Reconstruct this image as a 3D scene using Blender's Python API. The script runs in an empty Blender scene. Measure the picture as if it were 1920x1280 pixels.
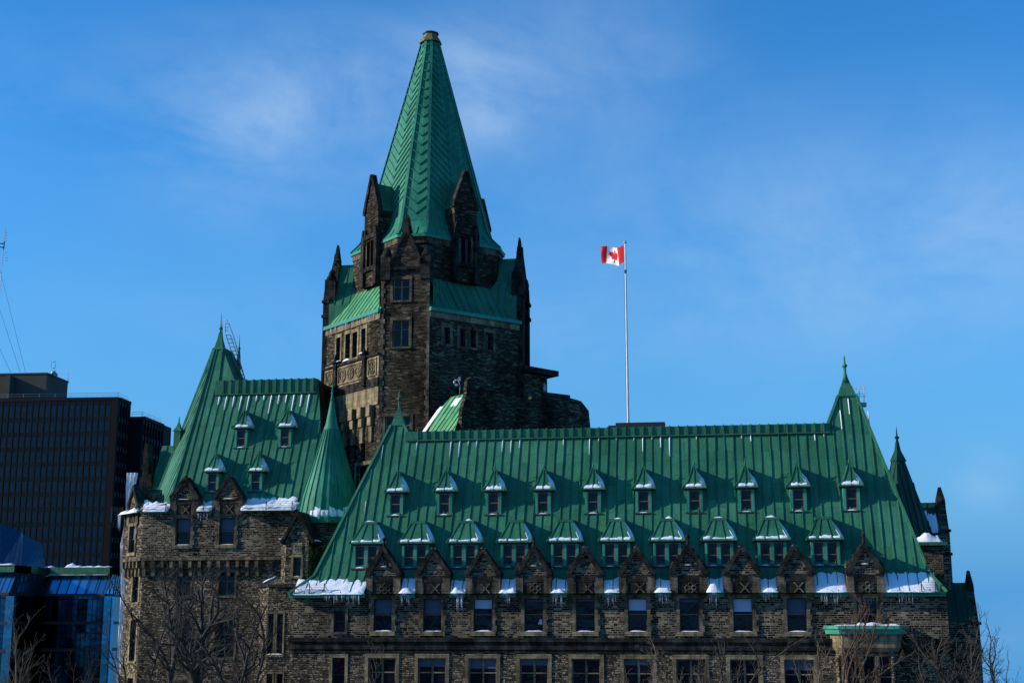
import bpy, bmesh, math, random
from mathutils import Vector, Matrix, noise
R = math.radians
V = Vector
C = bpy.context.scene.collection
sc = bpy.context.scene
random.seed(7)

# ------------------------------------------------------------------ camera, sky, sun, exposure
EYE = 17.0                       # the viewer stands on a hill about as high as the top storey
FPX = 2560.0                     # focal length in photograph pixels (photograph 1920 wide)
PITCH = math.atan(523.0 / FPX)
YAW = R(8.5)
cd = bpy.data.cameras.new('camera'); cam = bpy.data.objects.new('camera', cd); C.objects.link(cam)
cam.location = (0, 0, EYE); cam.rotation_euler = (R(90) + PITCH, 0, YAW)
cd.sensor_width = 36.0; cd.lens = FPX / 1920 * 36; cd.clip_start = 0.5; cd.clip_end = 6000
sc.camera = cam
CAMR = cam.rotation_euler.to_matrix()

SUN_EL, SUN_AZ = R(23.0), R(257.5)      # azimuth clockwise from +Y
SUND = V((math.cos(SUN_EL) * math.sin(SUN_AZ), math.cos(SUN_EL) * math.cos(SUN_AZ), math.sin(SUN_EL)))
ld = bpy.data.lights.new('sun', 'SUN'); ld.energy = 5.0; ld.angle = R(0.5); ld.color = (1.0, 0.93, 0.82)
sun = bpy.data.objects.new('sun', ld); C.objects.link(sun)
sun.rotation_euler = SUND.to_track_quat('Z', 'Y').to_euler(); sun.location = SUND * 300

sc.view_settings.view_transform = 'Standard'; sc.view_settings.look = 'None'
sc.view_settings.exposure = 0.0; sc.view_settings.gamma = 1.0; sc.view_settings.use_curve_mapping = False


def ray(x, y):
    return (CAMR @ V((x - 960.0, 640.0 - y, -FPX))).normalized()


def at(x, y, Y):
    """world point seen at photograph pixel x, y on the vertical plane at depth Y"""
    d = ray(x, y); t = Y / d.y
    return V((0, 0, EYE)) + d * t


# ------------------------------------------------------------------ node helper
class NT:
    def __init__(s, tree): s.t = tree

    def n(s, kind, ins=None, **props):
        nd = s.t.nodes.new(kind)
        for k, v in props.items(): setattr(nd, k, v)
        for k, v in (ins or {}).items():
            if hasattr(v, 'is_output') or isinstance(v, bpy.types.NodeSocket): s.t.links.new(v, nd.inputs[k])
            else: nd.inputs[k].default_value = v
        return nd

    def math(s, op, a, b=0.0, clamp=False):
        nd = s.n('ShaderNodeMath', {0: a, 1: b}, operation=op); nd.use_clamp = clamp
        return nd.outputs[0]

    def vm(s, op, a, b=(0, 0, 0), out=0):
        return s.n('ShaderNodeVectorMath', {0: a, 1: b}, operation=op).outputs[out]

    def mix(s, f, a, b, blend='MIX'):
        nd = s.t.nodes.new('ShaderNodeMix'); nd.data_type = 'RGBA'; nd.blend_type = blend
        for i, v in ((0, f), (6, a), (7, b)):
            if isinstance(v, bpy.types.NodeSocket): s.t.links.new(v, nd.inputs[i])
            else: nd.inputs[i].default_value = v if i == 0 else (tuple(v) + (1,))[:4]
        return nd.outputs[2]

    def ramp(s, f, stops, interp='LINEAR'):
        nd = s.n('ShaderNodeValToRGB', {0: f}); cr = nd.color_ramp; cr.interpolation = interp
        while len(cr.elements) < len(stops): cr.elements.new(0.5)
        for e, (p, c) in zip(cr.elements, stops):
            e.position = p; e.color = (c, c, c, 1) if isinstance(c, (int, float)) else (tuple(c) + (1,))[:4]
        return nd.outputs[0]

    def noise(s, vec, scale, detail=3.0, rough=0.55, dist=0.0):
        return s.n('ShaderNodeTexNoise', {'Vector': vec, 'Scale': scale, 'Detail': detail, 'Roughness': rough, 'Distortion': dist}).outputs[0]

    def comb(s, x, y, z=0.0):
        return s.n('ShaderNodeCombineXYZ', {0: x, 1: y, 2: z}).outputs[0]


def new_mat(name):
    m = bpy.data.materials.new(name); m.use_nodes = True
    t = m.node_tree; t.nodes.clear(); N = NT(t)
    out = N.n('ShaderNodeOutputMaterial'); b = N.n('ShaderNodeBsdfPrincipled')
    t.links.new(b.outputs[0], out.inputs[0])
    return m, N, b


def put(N, b, **kw):
    for k, v in kw.items():
        k = k.replace('_', ' ').title().replace('Ior', 'IOR')
        if isinstance(v, bpy.types.NodeSocket): N.t.links.new(v, b.inputs[k])
        else: b.inputs[k].default_value = (tuple(v) + (1,))[:4] if isinstance(v, (tuple, list)) else v


def wall_coords(N):
    """along-the-wall and up-the-slope coordinates for a face of any orientation"""
    g = N.n('ShaderNodeNewGeometry')
    T = N.vm('NORMALIZE', N.vm('CROSS_PRODUCT', (0, 0, 1), g.outputs['True Normal']))
    B = N.vm('CROSS_PRODUCT', g.outputs['True Normal'], T)
    P = g.outputs['Position']
    return P, N.vm('DOT_PRODUCT', P, T, out=1), N.vm('DOT_PRODUCT', P, B, out=1)


def stone_mat(name, palette, mortar, row=0.24, width=0.62, msize=0.022, wobble=0.1, soot=0.6, bump=0.9, seed=0.0, coarse=.54):
    m, N, b = new_mat(name)
    P, u, v = wall_coords(N)
    P2 = N.vm('ADD', P, (seed, seed * 2, 0))
    n1 = N.math('SUBTRACT', N.noise(P2, 1.7, 2), 0.5); n2 = N.math('SUBTRACT', N.noise(N.vm('ADD', P2, (31, 7, 3)), 1.9, 2), 0.5)
    f1 = N.math('SUBTRACT', N.noise(P2, 9, 1), 0.5)
    uu = N.math('ADD', u, N.math('MULTIPLY', n1, wobble * 4)); vv = N.math('ADD', v, N.math('ADD', N.math('MULTIPLY', n2, wobble), N.math('MULTIPLY', f1, wobble * .4)))
    def bricks(rw, wd, off):
        return N.n('ShaderNodeTexBrick', {'Vector': N.comb(uu, vv, 0), 'Color1': (0, 0, 0, 1), 'Color2': (1, 1, 1, 1), 'Mortar': (0.5, 0.5, 0.5, 1), 'Scale': 1.0,
                   'Mortar Size': msize, 'Mortar Smooth': 0.25, 'Bias': 0.0, 'Brick Width': wd, 'Row Height': rw}, offset=off, offset_frequency=2, squash=1.6, squash_frequency=3)
    b1 = bricks(row, width, 0.43); b2 = bricks(row * 2.0, width * 1.2, 0.37)
    pick = N.ramp(N.noise(P2, 1.1, 1), [(coarse - .02, 0.0), (coarse, 1.0)])
    val = N.mix(pick, b1.outputs[0], b2.outputs[0]); fac = N.mix(pick, b1.outputs[1], b2.outputs[1])
    grain = N.noise(P2, 14, 4, 0.65)
    col = N.ramp(val, palette)
    col = N.mix(0.75, col, N.ramp(grain, [(0.25, 0.35), (0.75, 1.25)]), 'MULTIPLY')
    st = N.vm('MULTIPLY', P2, (1.0, 1.0, 0.28))
    stain = N.ramp(N.noise(st, 0.42, 6, 0.62), [(0.34, 1.0 - soot), (0.68, 1.0)])
    col = N.mix(fac, col, N.mix(N.noise(P2, 3, 2), mortar, tuple(c * 0.45 for c in mortar)))
    col = N.mix(1.0, col, stain, 'MULTIPLY')
    h = N.math('ADD', N.math('MULTIPLY', N.math('SUBTRACT', 1.0, fac), N.math('ADD', 0.5, N.math('MULTIPLY', val, 0.9))), N.math('MULTIPLY', grain, 0.7))
    bp = N.n('ShaderNodeBump', {'Height': h, 'Strength': bump, 'Distance': 0.11})
    put(N, b, base_color=col, roughness=0.95, normal=bp.outputs[0]); b.inputs['Specular IOR Level'].default_value = 0.04
    return m


def trim_mat(name, c1, c2, soot=0.5, seed=0.0, blocks=True):
    m, N, b = new_mat(name)
    P, u, v = wall_coords(N)
    P2 = N.vm('ADD', P, (seed, 0, seed))
    col = N.mix(N.ramp(N.noise(P2, 1.3, 4, 0.6), [(0.35, 0.0), (0.65, 1.0)]), c1, c2)
    col = N.mix(0.7, col, N.ramp(N.noise(P2, 18, 4, 0.7), [(0.25, 0.55), (0.75, 1.2)]), 'MULTIPLY')
    st = N.vm('MULTIPLY', P2, (1.6, 1.6, 0.35))
    col = N.mix(1.0, col, N.ramp(N.noise(st, 1.1, 5, 0.62), [(0.38, 1.0 - soot), (0.6, 1.0)]), 'MULTIPLY')
    h = N.noise(P2, 11, 4, 0.65)
    if blocks:
        br = N.n('ShaderNodeTexBrick', {'Vector': N.comb(u, v, 0), 'Color1': (.72, .72, .72, 1), 'Color2': (1.1, 1.1, 1.1, 1), 'Mortar': (0.45, 0.45, 0.45, 1), 'Scale': 1.0,
                   'Mortar Size': 0.014, 'Mortar Smooth': 0.3, 'Bias': 0.0, 'Brick Width': 0.9, 'Row Height': 0.42})
        col = N.mix(0.9, col, br.outputs[0], 'MULTIPLY'); h = N.math('SUBTRACT', h, br.outputs[1])
    bp = N.n('ShaderNodeBump', {'Height': h, 'Strength': 0.6, 'Distance': 0.04})
    put(N, b, base_color=col, roughness=0.92, normal=bp.outputs[0]); b.inputs['Specular IOR Level'].default_value = 0.05
    return m


def copper_mat(name, c1, c2, c3, panel=0.75, rough=0.55, seed=0.0):
    m, N, b = new_mat(name)
    P, u, v = wall_coords(N)
    P2 = N.vm('ADD', P, (seed, 0, 0))
    br = N.n('ShaderNodeTexBrick', {'Vector': N.comb(N.math('ADD', v, N.math('MULTIPLY', N.noise(P2, .9, 2), .5)), u, 0), 'Color1': (.74, .77, .77, 1), 'Color2': (1.18, 1.15, 1.14, 1), 'Mortar': (0.42, 0.45, 0.45, 1), 'Scale': 1.0,
               'Mortar Size': 0.011, 'Mortar Smooth': 0.25, 'Bias': 0.0, 'Brick Width': 2.35, 'Row Height': panel}, offset=0.37)
    big = N.noise(P2, 0.28, 5, 0.62)
    col = N.mix(N.ramp(big, [(0.36, 0.0), (0.64, 1.0)]), c1, c2)
    def streaks(us, vs, sd, lo, hi, amt): return N.ramp(N.noise(N.comb(N.math('MULTIPLY', u, us), N.math('MULTIPLY', v, vs), seed + sd), 1.0, 6, 0.66), [(lo, 0.0), (hi, amt)])
    col = N.mix(streaks(3.2, .28, 0, .50, .70, .75), col, c3)
    col = N.mix(streaks(7.0, .35, 5, .56, .74, .4), col, tuple(min(1, c * 1.55 + .012) for c in c2))
    col = N.mix(0.8, col, br.outputs[0], 'MULTIPLY')
    col = N.mix(0.7, col, N.ramp(N.noise(P2, 6, 6, 0.72), [(0.25, 0.72), (0.75, 1.2)]), 'MULTIPLY')
    col = N.mix(streaks(2.6, .17, 9, .58, .74, .7), col, tuple(c * .32 for c in c1))
    col = N.mix(streaks(1.5, .5, 21, .66, .76, .5), col, (.055, .055, .022))
    h = N.math('SUBTRACT', N.math('MULTIPLY', N.noise(N.vm('MULTIPLY', P2, (1, 1, .55)), 1.9, 4), 1.0), N.math('MULTIPLY', br.outputs[1], 0.4))
    bp = N.n('ShaderNodeBump', {'Height': h, 'Strength': 0.7, 'Distance': 0.07})
    put(N, b, base_color=col, roughness=rough, normal=bp.outputs[0]); b.inputs['Specular IOR Level'].default_value = 0.12
    return m


def plain_mat(name, col, rough=0.6, metal=0.0, var=0.25, scale=4.0, spec=0.4, bump=0.0):
    m, N, b = new_mat(name)
    g = N.n('ShaderNodeNewGeometry').outputs['Position']
    nz = N.noise(g, scale, 4, 0.6)
    c = N.mix(1.0, col, N.ramp(nz, [(0.25, 1 - var), (0.75, 1 + var)]), 'MULTIPLY')
    put(N, b, base_color=c, roughness=rough, metallic=metal); b.inputs['Specular IOR Level'].default_value = spec
    if bump:
        put(N, b, normal=N.n('ShaderNodeBump', {'Height': nz, 'Strength': bump, 'Distance': 0.1}).outputs[0])
    return m


def glass_mat(name, col, rough=0.04, spec=0.5, wob=0.02, metal=0.0, var=0.4):
    m, N, b = new_mat(name)
    g = N.n('ShaderNodeNewGeometry').outputs['Position']
    c = N.mix(1.0, col, N.ramp(N.noise(g, 0.9, 3), [(0.3, 1 - var), (0.7, 1 + var)]), 'MULTIPLY')
    put(N, b, base_color=c, roughness=rough, metallic=metal, normal=N.n('ShaderNodeBump', {'Height': N.noise(g, 0.8, 2), 'Strength': wob, 'Distance': 1.0}).outputs[0])
    b.inputs['Specular IOR Level'].default_value = spec
    return m


M = {}
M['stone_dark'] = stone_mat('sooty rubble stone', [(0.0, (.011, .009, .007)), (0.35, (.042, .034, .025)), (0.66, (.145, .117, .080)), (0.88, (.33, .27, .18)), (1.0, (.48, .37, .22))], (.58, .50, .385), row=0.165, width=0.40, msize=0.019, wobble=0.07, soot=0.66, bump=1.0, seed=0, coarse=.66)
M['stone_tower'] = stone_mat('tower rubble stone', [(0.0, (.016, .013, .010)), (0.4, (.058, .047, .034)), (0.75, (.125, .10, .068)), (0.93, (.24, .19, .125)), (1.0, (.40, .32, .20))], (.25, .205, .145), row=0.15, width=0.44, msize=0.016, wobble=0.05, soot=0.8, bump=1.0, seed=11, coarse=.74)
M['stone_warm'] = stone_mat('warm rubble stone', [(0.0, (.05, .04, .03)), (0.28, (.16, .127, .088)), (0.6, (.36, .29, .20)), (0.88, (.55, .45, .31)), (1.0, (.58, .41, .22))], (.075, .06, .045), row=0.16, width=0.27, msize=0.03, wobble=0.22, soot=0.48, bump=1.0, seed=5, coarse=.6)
M['trim'] = trim_mat('dressed sandstone', (.29, .23, .14), (.44, .345, .20), soot=0.62)
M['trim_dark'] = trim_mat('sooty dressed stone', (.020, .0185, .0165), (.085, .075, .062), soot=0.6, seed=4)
M['trim_brown'] = trim_mat('brown stained stone', (.115, .093, .064), (.32, .255, .165), soot=0.68, seed=8)
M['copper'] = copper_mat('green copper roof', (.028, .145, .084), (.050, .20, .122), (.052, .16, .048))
M['copper_shaded'] = copper_mat('copper with painted shade', (.006, .045, .032), (.012, .065, .042), (.008, .04, .02), seed=12)  # roof copper with the shade of the rear and east roofs in its colour
M['copper_sunlit'] = copper_mat('copper with painted sunlight', (.085, .33, .17), (.14, .37, .16), (.045, .21, .09), panel=0.6, seed=3)  # roof copper brightened: sunlight put into the colour of the sun-facing slopes
M['copper_teal'] = copper_mat('turquoise copper trim', (.04, .27, .195), (.06, .32, .23), (.02, .16, .09), panel=3.0, seed=6)
M['copper_spire'] = copper_mat('spire copper', (.022, .19, .12), (.05, .26, .155), (.018, .11, .068), panel=0.5, seed=2)
M['brass'] = plain_mat('brown weathered copper', (.13, .12, .04), 0.6, var=0.4)
M['glass'] = glass_mat('dark window glass', (.006, .008, .016), 0.06, 0.24, wob=.05)
M['frame'] = plain_mat('painted window frame', (.17, .12, .075), 0.6)
M['frame_dark'] = plain_mat('dark window frame', (.03, .026, .022), 0.6)
M['blind'] = plain_mat('window blind', (.42, .50, .66), 0.8, var=0.06)
M['blind_dim'] = plain_mat('dim window blind', (.07, .09, .14), 0.8, var=0.1)
M['iron'] = plain_mat('dark iron', (.02, .02, .022), 0.6)
M['steel'] = plain_mat('galvanised steel', (.30, .32, .35), 0.45, 0.3)
M['white_pole'] = plain_mat('white painted pole', (.72, .70, .66), 0.45, var=0.2, scale=2.0)
M['red'] = plain_mat('red flag cloth', (.52, .006, .010), 0.85, var=0.08)
M['white'] = plain_mat('white flag cloth', (.82, .82, .82), 0.8, var=0.05)


def snow_material():
    m, N, b = new_mat('snow')
    g = N.n('ShaderNodeNewGeometry').outputs['Position']
    h = N.math('ADD', N.noise(g, 2.2, 5, 0.6), N.math('MULTIPLY', N.noise(g, 14, 3), 0.25))
    c = N.mix(N.noise(g, 1.3, 3), (.86, .88, .92), (.74, .77, .82))
    put(N, b, base_color=c, roughness=0.75, normal=N.n('ShaderNodeBump', {'Height': h, 'Strength': 0.6, 'Distance': 0.12}).outputs[0])
    b.inputs['Specular IOR Level'].default_value = 0.25
    return m


M['snow'] = snow_material()
m, N_, b_ = new_mat('ice'); put(N_, b_, base_color=(.75, .82, .9), roughness=0.15, ior=1.31, transmission_weight=0.55); M['ice'] = m
M['bark'] = plain_mat('grey brown bark', (.052, .045, .038), 0.9, var=0.45, scale=3.0, spec=0.2)
M['bark_pale'] = plain_mat('pale tan bark', (.12, .092, .064), 0.9, var=0.35, scale=3.0, spec=0.2)
M['bark_red'] = plain_mat('reddish young bark', (.09, .06, .042), 0.9, var=0.35, scale=3.0, spec=0.2)


# ------------------------------------------------------------------ world
def make_world():
    w = bpy.data.worlds.new('World'); sc.world = w; w.use_nodes = True
    t = w.node_tree; t.nodes.clear(); N = NT(t)
    out = N.n('ShaderNodeOutputWorld'); bg = N.n('ShaderNodeBackground', {'Strength': 0.15})
    d = N.vm('NORMALIZE', N.n('ShaderNodeTexCoord').outputs['Generated'])
    sp = N.n('ShaderNodeSeparateXYZ', {0: d}).outputs      # the air near the horizon is as clear as higher up
    sky = N.n('ShaderNodeTexSky', sky_type='NISHITA'); sky.sun_disc = False
    sky.sun_elevation = SUN_EL; sky.sun_rotation = SUN_AZ; sky.altitude = 100
    sky.air_density = 1.0; sky.dust_density = 0.1; sky.ozone_density = 4.0
    hs = N.n('ShaderNodeHueSaturation', {'Hue': 0.497, 'Saturation': 1.26, 'Value': 1.15, 'Color': sky.outputs[0]})

    def blob(x, y, sx, sy):
        c = ray(x, y); r = V((0, 0, 1)).cross(c).normalized(); up = c.cross(r).normalized()
        a = N.math('DIVIDE', N.vm('DOT_PRODUCT', d, tuple(r), out=1), sx); e = N.math('DIVIDE', N.vm('DOT_PRODUCT', d, tuple(up), out=1), sy)
        q = N.math('ADD', N.math('MULTIPLY', a, a), N.math('MULTIPLY', e, e))
        front = N.math('GREATER_THAN', N.vm('DOT_PRODUCT', d, tuple(c), out=1), 0.0)
        return N.math('MULTIPLY', N.math('POWER', 2.718, N.math('MULTIPLY', q, -1.0)), front)
    stretch = N.vm('MULTIPLY', d, (1.0, 1.0, 1.9))
    n1 = N.noise(stretch, 5.0, 9, 0.58, 0.5); n2 = N.noise(N.vm('ADD', stretch, (3, 1, 2)), 13.0, 6, 0.6)
    wisp = N.math('ADD', N.math('MULTIPLY', n1, 0.75), N.math('MULTIPLY', n2, 0.25))
    s = None
    for (x, y, sx, sy, k) in ((640, 170, .11, .045, 1.0), (440, 260, .075, .05, .9), (880, 170, .05, .05, .75), (1120, 100, .08, .055, .42), (1500, 400, .26, .07, .40), (1820, 430, .18, .06, .46), (700, 600, .25, .03, .16), (80, 180, .09, .04, .24), (1850, 900, .022, .02, .5), (1890, 1180, .04, .025, .4), (1250, 620, .3, .04, .2)):
        bb = N.math('MULTIPLY', blob(x, y, sx, sy), k)
        s = bb if s is None else N.math('ADD', s, bb)
    den = N.math('MULTIPLY', s, N.ramp(wisp, [(0.34, 0.0), (0.66, 1.0)]))
    den = N.math('MINIMUM', N.math('MULTIPLY', den, 0.64), 0.64)
    low = N.ramp(sp[2], [(0.02, 1.0), (0.34, 0.0)])
    clear = N.mix(low, N.mix(1.0, hs.outputs[0], (.82, 1.04, 1.18), 'MULTIPLY'), (0.54, 2.25, 4.7))
    cloud = N.mix(den, clear, (3.0, 4.3, 6.0))
    t.links.new(cloud, bg.inputs[0]); t.links.new(bg.outputs[0], out.inputs[0])


make_world()


# ------------------------------------------------------------------ frames and mesh builder
class Fr:
    """wall frame: a along the wall, b up, c outwards"""
    def __init__(s, o, u, n, v=(0, 0, 1)):
        s.o, s.u, s.v, s.n = V(o), V(u).normalized(), V(v).normalized(), V(n).normalized()

    def pt(s, a, b, c=0.0): return s.o + s.u * a + s.v * b + s.n * c

    def px(s, x, y, c=0.0):
        d = ray(x, y); e = V((0, 0, EYE)); o = s.o + s.n * c
        t = (o - e).dot(s.n) / d.dot(s.n); p = e + d * t - o
        return p.dot(s.u), p.dot(s.v)

    def pa(s, x, y, c=0.0): return s.px(x, y, c)[0]
    def pb(s, x, y, c=0.0): return s.px(x, y, c)[1]


LOCAL = Fr((0, 0, 0), (1, 0, 0), (0, -1, 0))


class MB:
    def __init__(s): s.v = []; s.f = []; s.m = []; s.smooth = []

    def poly(s, pts, m=0, sm=False):
        i = len(s.v); s.v.extend([tuple(p) for p in pts]); s.f.append(tuple(range(i, i + len(pts)))); s.m.append(m); s.smooth.append(sm)

    def mesh(s, verts, faces, m=0, sm=False):
        i = len(s.v); s.v.extend([tuple(p) for p in verts])
        for f in faces: s.f.append(tuple(i + k for k in f)); s.m.append(m); s.smooth.append(sm)

    def hexa(s, p, m=0):     # 8 points: bottom ring 0-3, top ring 4-7
        s.mesh(p, [(0, 3, 2, 1), (4, 5, 6, 7), (0, 1, 5, 4), (1, 2, 6, 5), (2, 3, 7, 6), (3, 0, 4, 7)], m)

    def box(s, fr, a0, a1, b0, b1, c0, c1, m=0):
        s.hexa([fr.pt(a0, b0, c0), fr.pt(a1, b0, c0), fr.pt(a1, b0, c1), fr.pt(a0, b0, c1), fr.pt(a0, b1, c0), fr.pt(a1, b1, c0), fr.pt(a1, b1, c1), fr.pt(a0, b1, c1)], m)

    def prism(s, fr, poly, c0, c1, m=0, ms=None):
        n = len(poly); p = [fr.pt(a, b, c0) for a, b in poly] + [fr.pt(a, b, c1) for a, b in poly]
        s.mesh(p, [tuple(range(n)), tuple(range(2 * n - 1, n - 1, -1))], m)
        s.mesh(p, [(i, (i + 1) % n, n + (i + 1) % n, n + i) for i in range(n)], m if ms is None else ms)

    def bar(s, p, q, w, h, up=V((0, 0, 1)), m=0):
        """a bar from p to q, w wide, h high along up, standing on the line p-q"""
        p, q = V(p), V(q); d = (q - p)
        if d.length < 1e-6: return
        d.normalize(); sd = d.cross(up).normalized() * (w / 2); u = up.normalized() * h
        s.hexa([p - sd, p + sd, q + sd, q - sd, p - sd + u, p + sd + u, q + sd + u, q - sd + u], m)

    def tube(s, pts, rad, n=5, m=0, sm=True):
        pts = [V(p) for p in pts]; rings = []
        for i, p in enumerate(pts):
            d = (pts[min(i + 1, len(pts) - 1)] - pts[max(i - 1, 0)]).normalized()
            x = d.cross(V((0.31, 0.95, 0.05))).normalized(); y = d.cross(x)
            r = rad[i] if isinstance(rad, (list, tuple)) else rad
            rings.append([p + (x * math.cos(2 * math.pi * k / n) + y * math.sin(2 * math.pi * k / n)) * r for k in range(n)])
        vs = [q for rg in rings for q in rg]; fs = []
        for i in range(len(rings) - 1):
            for k in range(n): fs.append((i * n + k, i * n + (k + 1) % n, (i + 1) * n + (k + 1) % n, (i + 1) * n + k))
        fs.append(tuple(range(n - 1, -1, -1))); fs.append(tuple(range(len(vs) - n, len(vs))))
        s.mesh(vs, fs, m, sm)

    def lathe(s, c, prof, n=12, m=0, sm=True, rot=0.0):
        c = V(c); vs = []; fs = []
        for (r, z) in prof:
            for k in range(n):
                a = 2 * math.pi * k / n + rot; vs.append(c + V((math.cos(a) * r, math.sin(a) * r, z)))
        for i in range(len(prof) - 1):
            for k in range(n): fs.append((i * n + k, i * n + (k + 1) % n, (i + 1) * n + (k + 1) % n, (i + 1) * n + k))
        fs.append(tuple(range(n - 1, -1, -1))); fs.append(tuple(range(len(vs) - n, len(vs))))
        s.mesh(vs, fs, m, sm)

    def rings(s, rings, m=0, cap=True):
        n = len(rings[0]); vs = [p for r in rings for p in r]; fs = []
        for i in range(len(rings) - 1):
            for k in range(n): fs.append((i * n + k, i * n + (k + 1) % n, (i + 1) * n + (k + 1) % n, (i + 1) * n + k))
        if cap: fs.append(tuple(range(n - 1, -1, -1))); fs.append(tuple(range(len(vs) - n, len(vs))))
        s.mesh(vs, fs, m)

    def wall(s, fr, a0, a1, b0, b1, holes=(), depth=0.35, c=0.0, m=0, mr=None):
        """a wall face with real openings: holes are (a0, a1, b0, b1); reveals go `depth` inwards"""
        mr = m if mr is None else mr
        A = sorted({a0, a1} | {min(max(h[i], a0), a1) for h in holes for i in (0, 1)})
        B = sorted({b0, b1} | {min(max(h[i], b0), b1) for h in holes for i in (2, 3)})
        for i in range(len(A) - 1):
            for j in range(len(B) - 1):
                ca, cb = (A[i] + A[i + 1]) / 2, (B[j] + B[j + 1]) / 2
                if any(h[0] < ca < h[1] and h[2] < cb < h[3] for h in holes): continue
                s.poly([fr.pt(A[i], B[j], c), fr.pt(A[i + 1], B[j], c), fr.pt(A[i + 1], B[j + 1], c), fr.pt(A[i], B[j + 1], c)], m)
        for (x0, x1, y0, y1) in holes:
            for p, q in (((x0, y0), (x0, y1)), ((x0, y1), (x1, y1)), ((x1, y1), (x1, y0)), ((x1, y0), (x0, y0))):
                s.poly([fr.pt(*p, c), fr.pt(*q, c), fr.pt(*q, c - depth), fr.pt(*p, c - depth)], mr)

    def facet(s, pts, spacing=0.0, m=0, bw=0.06, bh=0.075, mb=None, phase=0.0, skip=()):
        """a planar roof facet with standing seams running up the slope"""
        pts = [V(p) for p in pts]; s.poly(pts, m)
        if not spacing: return
        n = V((0, 0, 0))
        for i in range(len(pts)): n += (pts[i] - pts[0]).cross(pts[(i + 1) % len(pts)] - pts[0])
        n.normalize()
        if n.z < 0: n = -n
        v = (V((0, 0, 1)) - n * n.z).normalized(); u = v.cross(n)
        P = [(p.dot(u), p.dot(v)) for p in pts]; o = n * pts[0].dot(n)
        a = math.ceil((min(p[0] for p in P) - phase) / spacing) * spacing + phase
        while a < max(p[0] for p in P):
            xs = []
            for i in range(len(P)):
                (x0, y0), (x1, y1) = P[i], P[(i + 1) % len(P)]
                if (x0 - a) * (x1 - a) < 0: xs.append(y0 + (y1 - y0) * (a - x0) / (x1 - x0))
            xs.sort()
            for k in range(0, len(xs) - 1, 2):
                if xs[k + 1] - xs[k] > 0.3:            # lengths of seam that are never quite in line
                    y0, y1 = xs[k] + .02, xs[k + 1] - .02; q = max(1, round((y1 - y0) / 2.4)); rj = random.Random(int(a * 100) + int(y0 * 10)); js = [rj.uniform(-.025, .025) for _ in range(q + 1)]
                    for e in range(q): s.bar(o + u * (a + js[e]) + v * (y0 + (y1 - y0) * e / q), o + u * (a + js[e + 1]) + v * (y0 + (y1 - y0) * (e + 1) / q), bw * (1 + js[e] * 6), bh * (1 + js[e + 1] * 8), n, m if mb is None else mb)
            a += spacing

    def build(s, name, mats, parent=None, loc=None):
        me = bpy.data.meshes.new(name); me.from_pydata(s.v, [], s.f)
        for k in (mats if isinstance(mats, (list, tuple)) else [mats]): me.materials.append(M[k] if isinstance(k, str) else k)
        me.polygons.foreach_set('material_index', s.m); me.polygons.foreach_set('use_smooth', s.smooth)
        bm = bmesh.new(); bm.from_mesh(me); bmesh.ops.recalc_face_normals(bm, faces=bm.faces); bm.to_mesh(me); bm.free()
        o = bpy.data.objects.new(name, me); C.objects.link(o)
        if parent is not None: o.parent = parent; o.matrix_parent_inverse = Matrix.Translation(parent.matrix_basis.translation).inverted() if parent.type == 'EMPTY' else Matrix.Identity(4)
        if loc is not None: o.location = loc
        return o


def tag(o, label=None, cat=None, group=None, kind=None):
    if label: o['label'] = label
    if cat: o['category'] = cat
    if group: o['group'] = group
    if kind: o['kind'] = kind
    return o


def thing(name, loc, label, cat, group=None):
    o = bpy.data.objects.new(name, None); C.objects.link(o); o.location = loc
    return tag(o, label, cat, group)


def kids(o): return [c for c in bpy.data.objects if c.parent == o]


def copy_part(o, loc, rotz=0.0):
    """copy of a part of the building with its sub-parts"""
    c = o.copy(); C.objects.link(c); c.location = loc; c.rotation_euler = (0, 0, rotz)
    for ch in [k for k in o.children]:
        d = ch.copy(); C.objects.link(d); d.parent = c; d.matrix_parent_inverse = Matrix.Identity(4)
    return c


SNOW = MB(); ICE = MB()


def snow_sheet(fr, a0, a1, b0, b1, thick=0.25, seed=0, nu=None, nv=8, ragged=0.3, lip=0.12):
    """a lumpy drift lying on the plane of a frame: thick at its foot, thinning out at its ragged top"""
    nu = nu or max(4, int((a1 - a0) / 0.16)); rows = []
    for i in range(nu + 1):
        a = a0 + (a1 - a0) * i / nu
        top = b1 - ragged * (b1 - b0) * (0.5 + 0.5 * noise.noise(V((a * 1.7, seed * 3.1, 0)))) - ragged * .4 * (b1 - b0) * noise.noise(V((a * 5.1, seed, 4)))
        ed = min(1.0, min(i, nu - i) / 1.5 + 0.15)
        r = []
        for j in range(nv + 1):
            t = j / nv; b = b0 + (top - b0) * t
            pr = math.sqrt(max(0.0, 1 - (2 * min(t, .28) / .28 - 1 if t < .28 else 0) ** 2)) if t < .28 else 1.0
            pr = math.sin(min(t / .22, 1) * math.pi / 2) * (1 - 0.72 * t) * (1 if t < 1 else 0)
            h = thick * ed * pr * (0.75 + 0.6 * noise.noise(V((a * 1.3, b * 1.5, seed)))) + .004
            r.append(fr.pt(a, b - (lip * ed if j == 0 else 0), h if j else 0.0))
        rows.append(r)
    vs = [p for r in rows for p in r]; n = nv + 1
    fs = [(i * n + j, (i + 1) * n + j, (i + 1) * n + j + 1, i * n + j + 1) for i in range(nu) for j in range(nv)]
    SNOW.mesh(vs, fs, 0, True)


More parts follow.
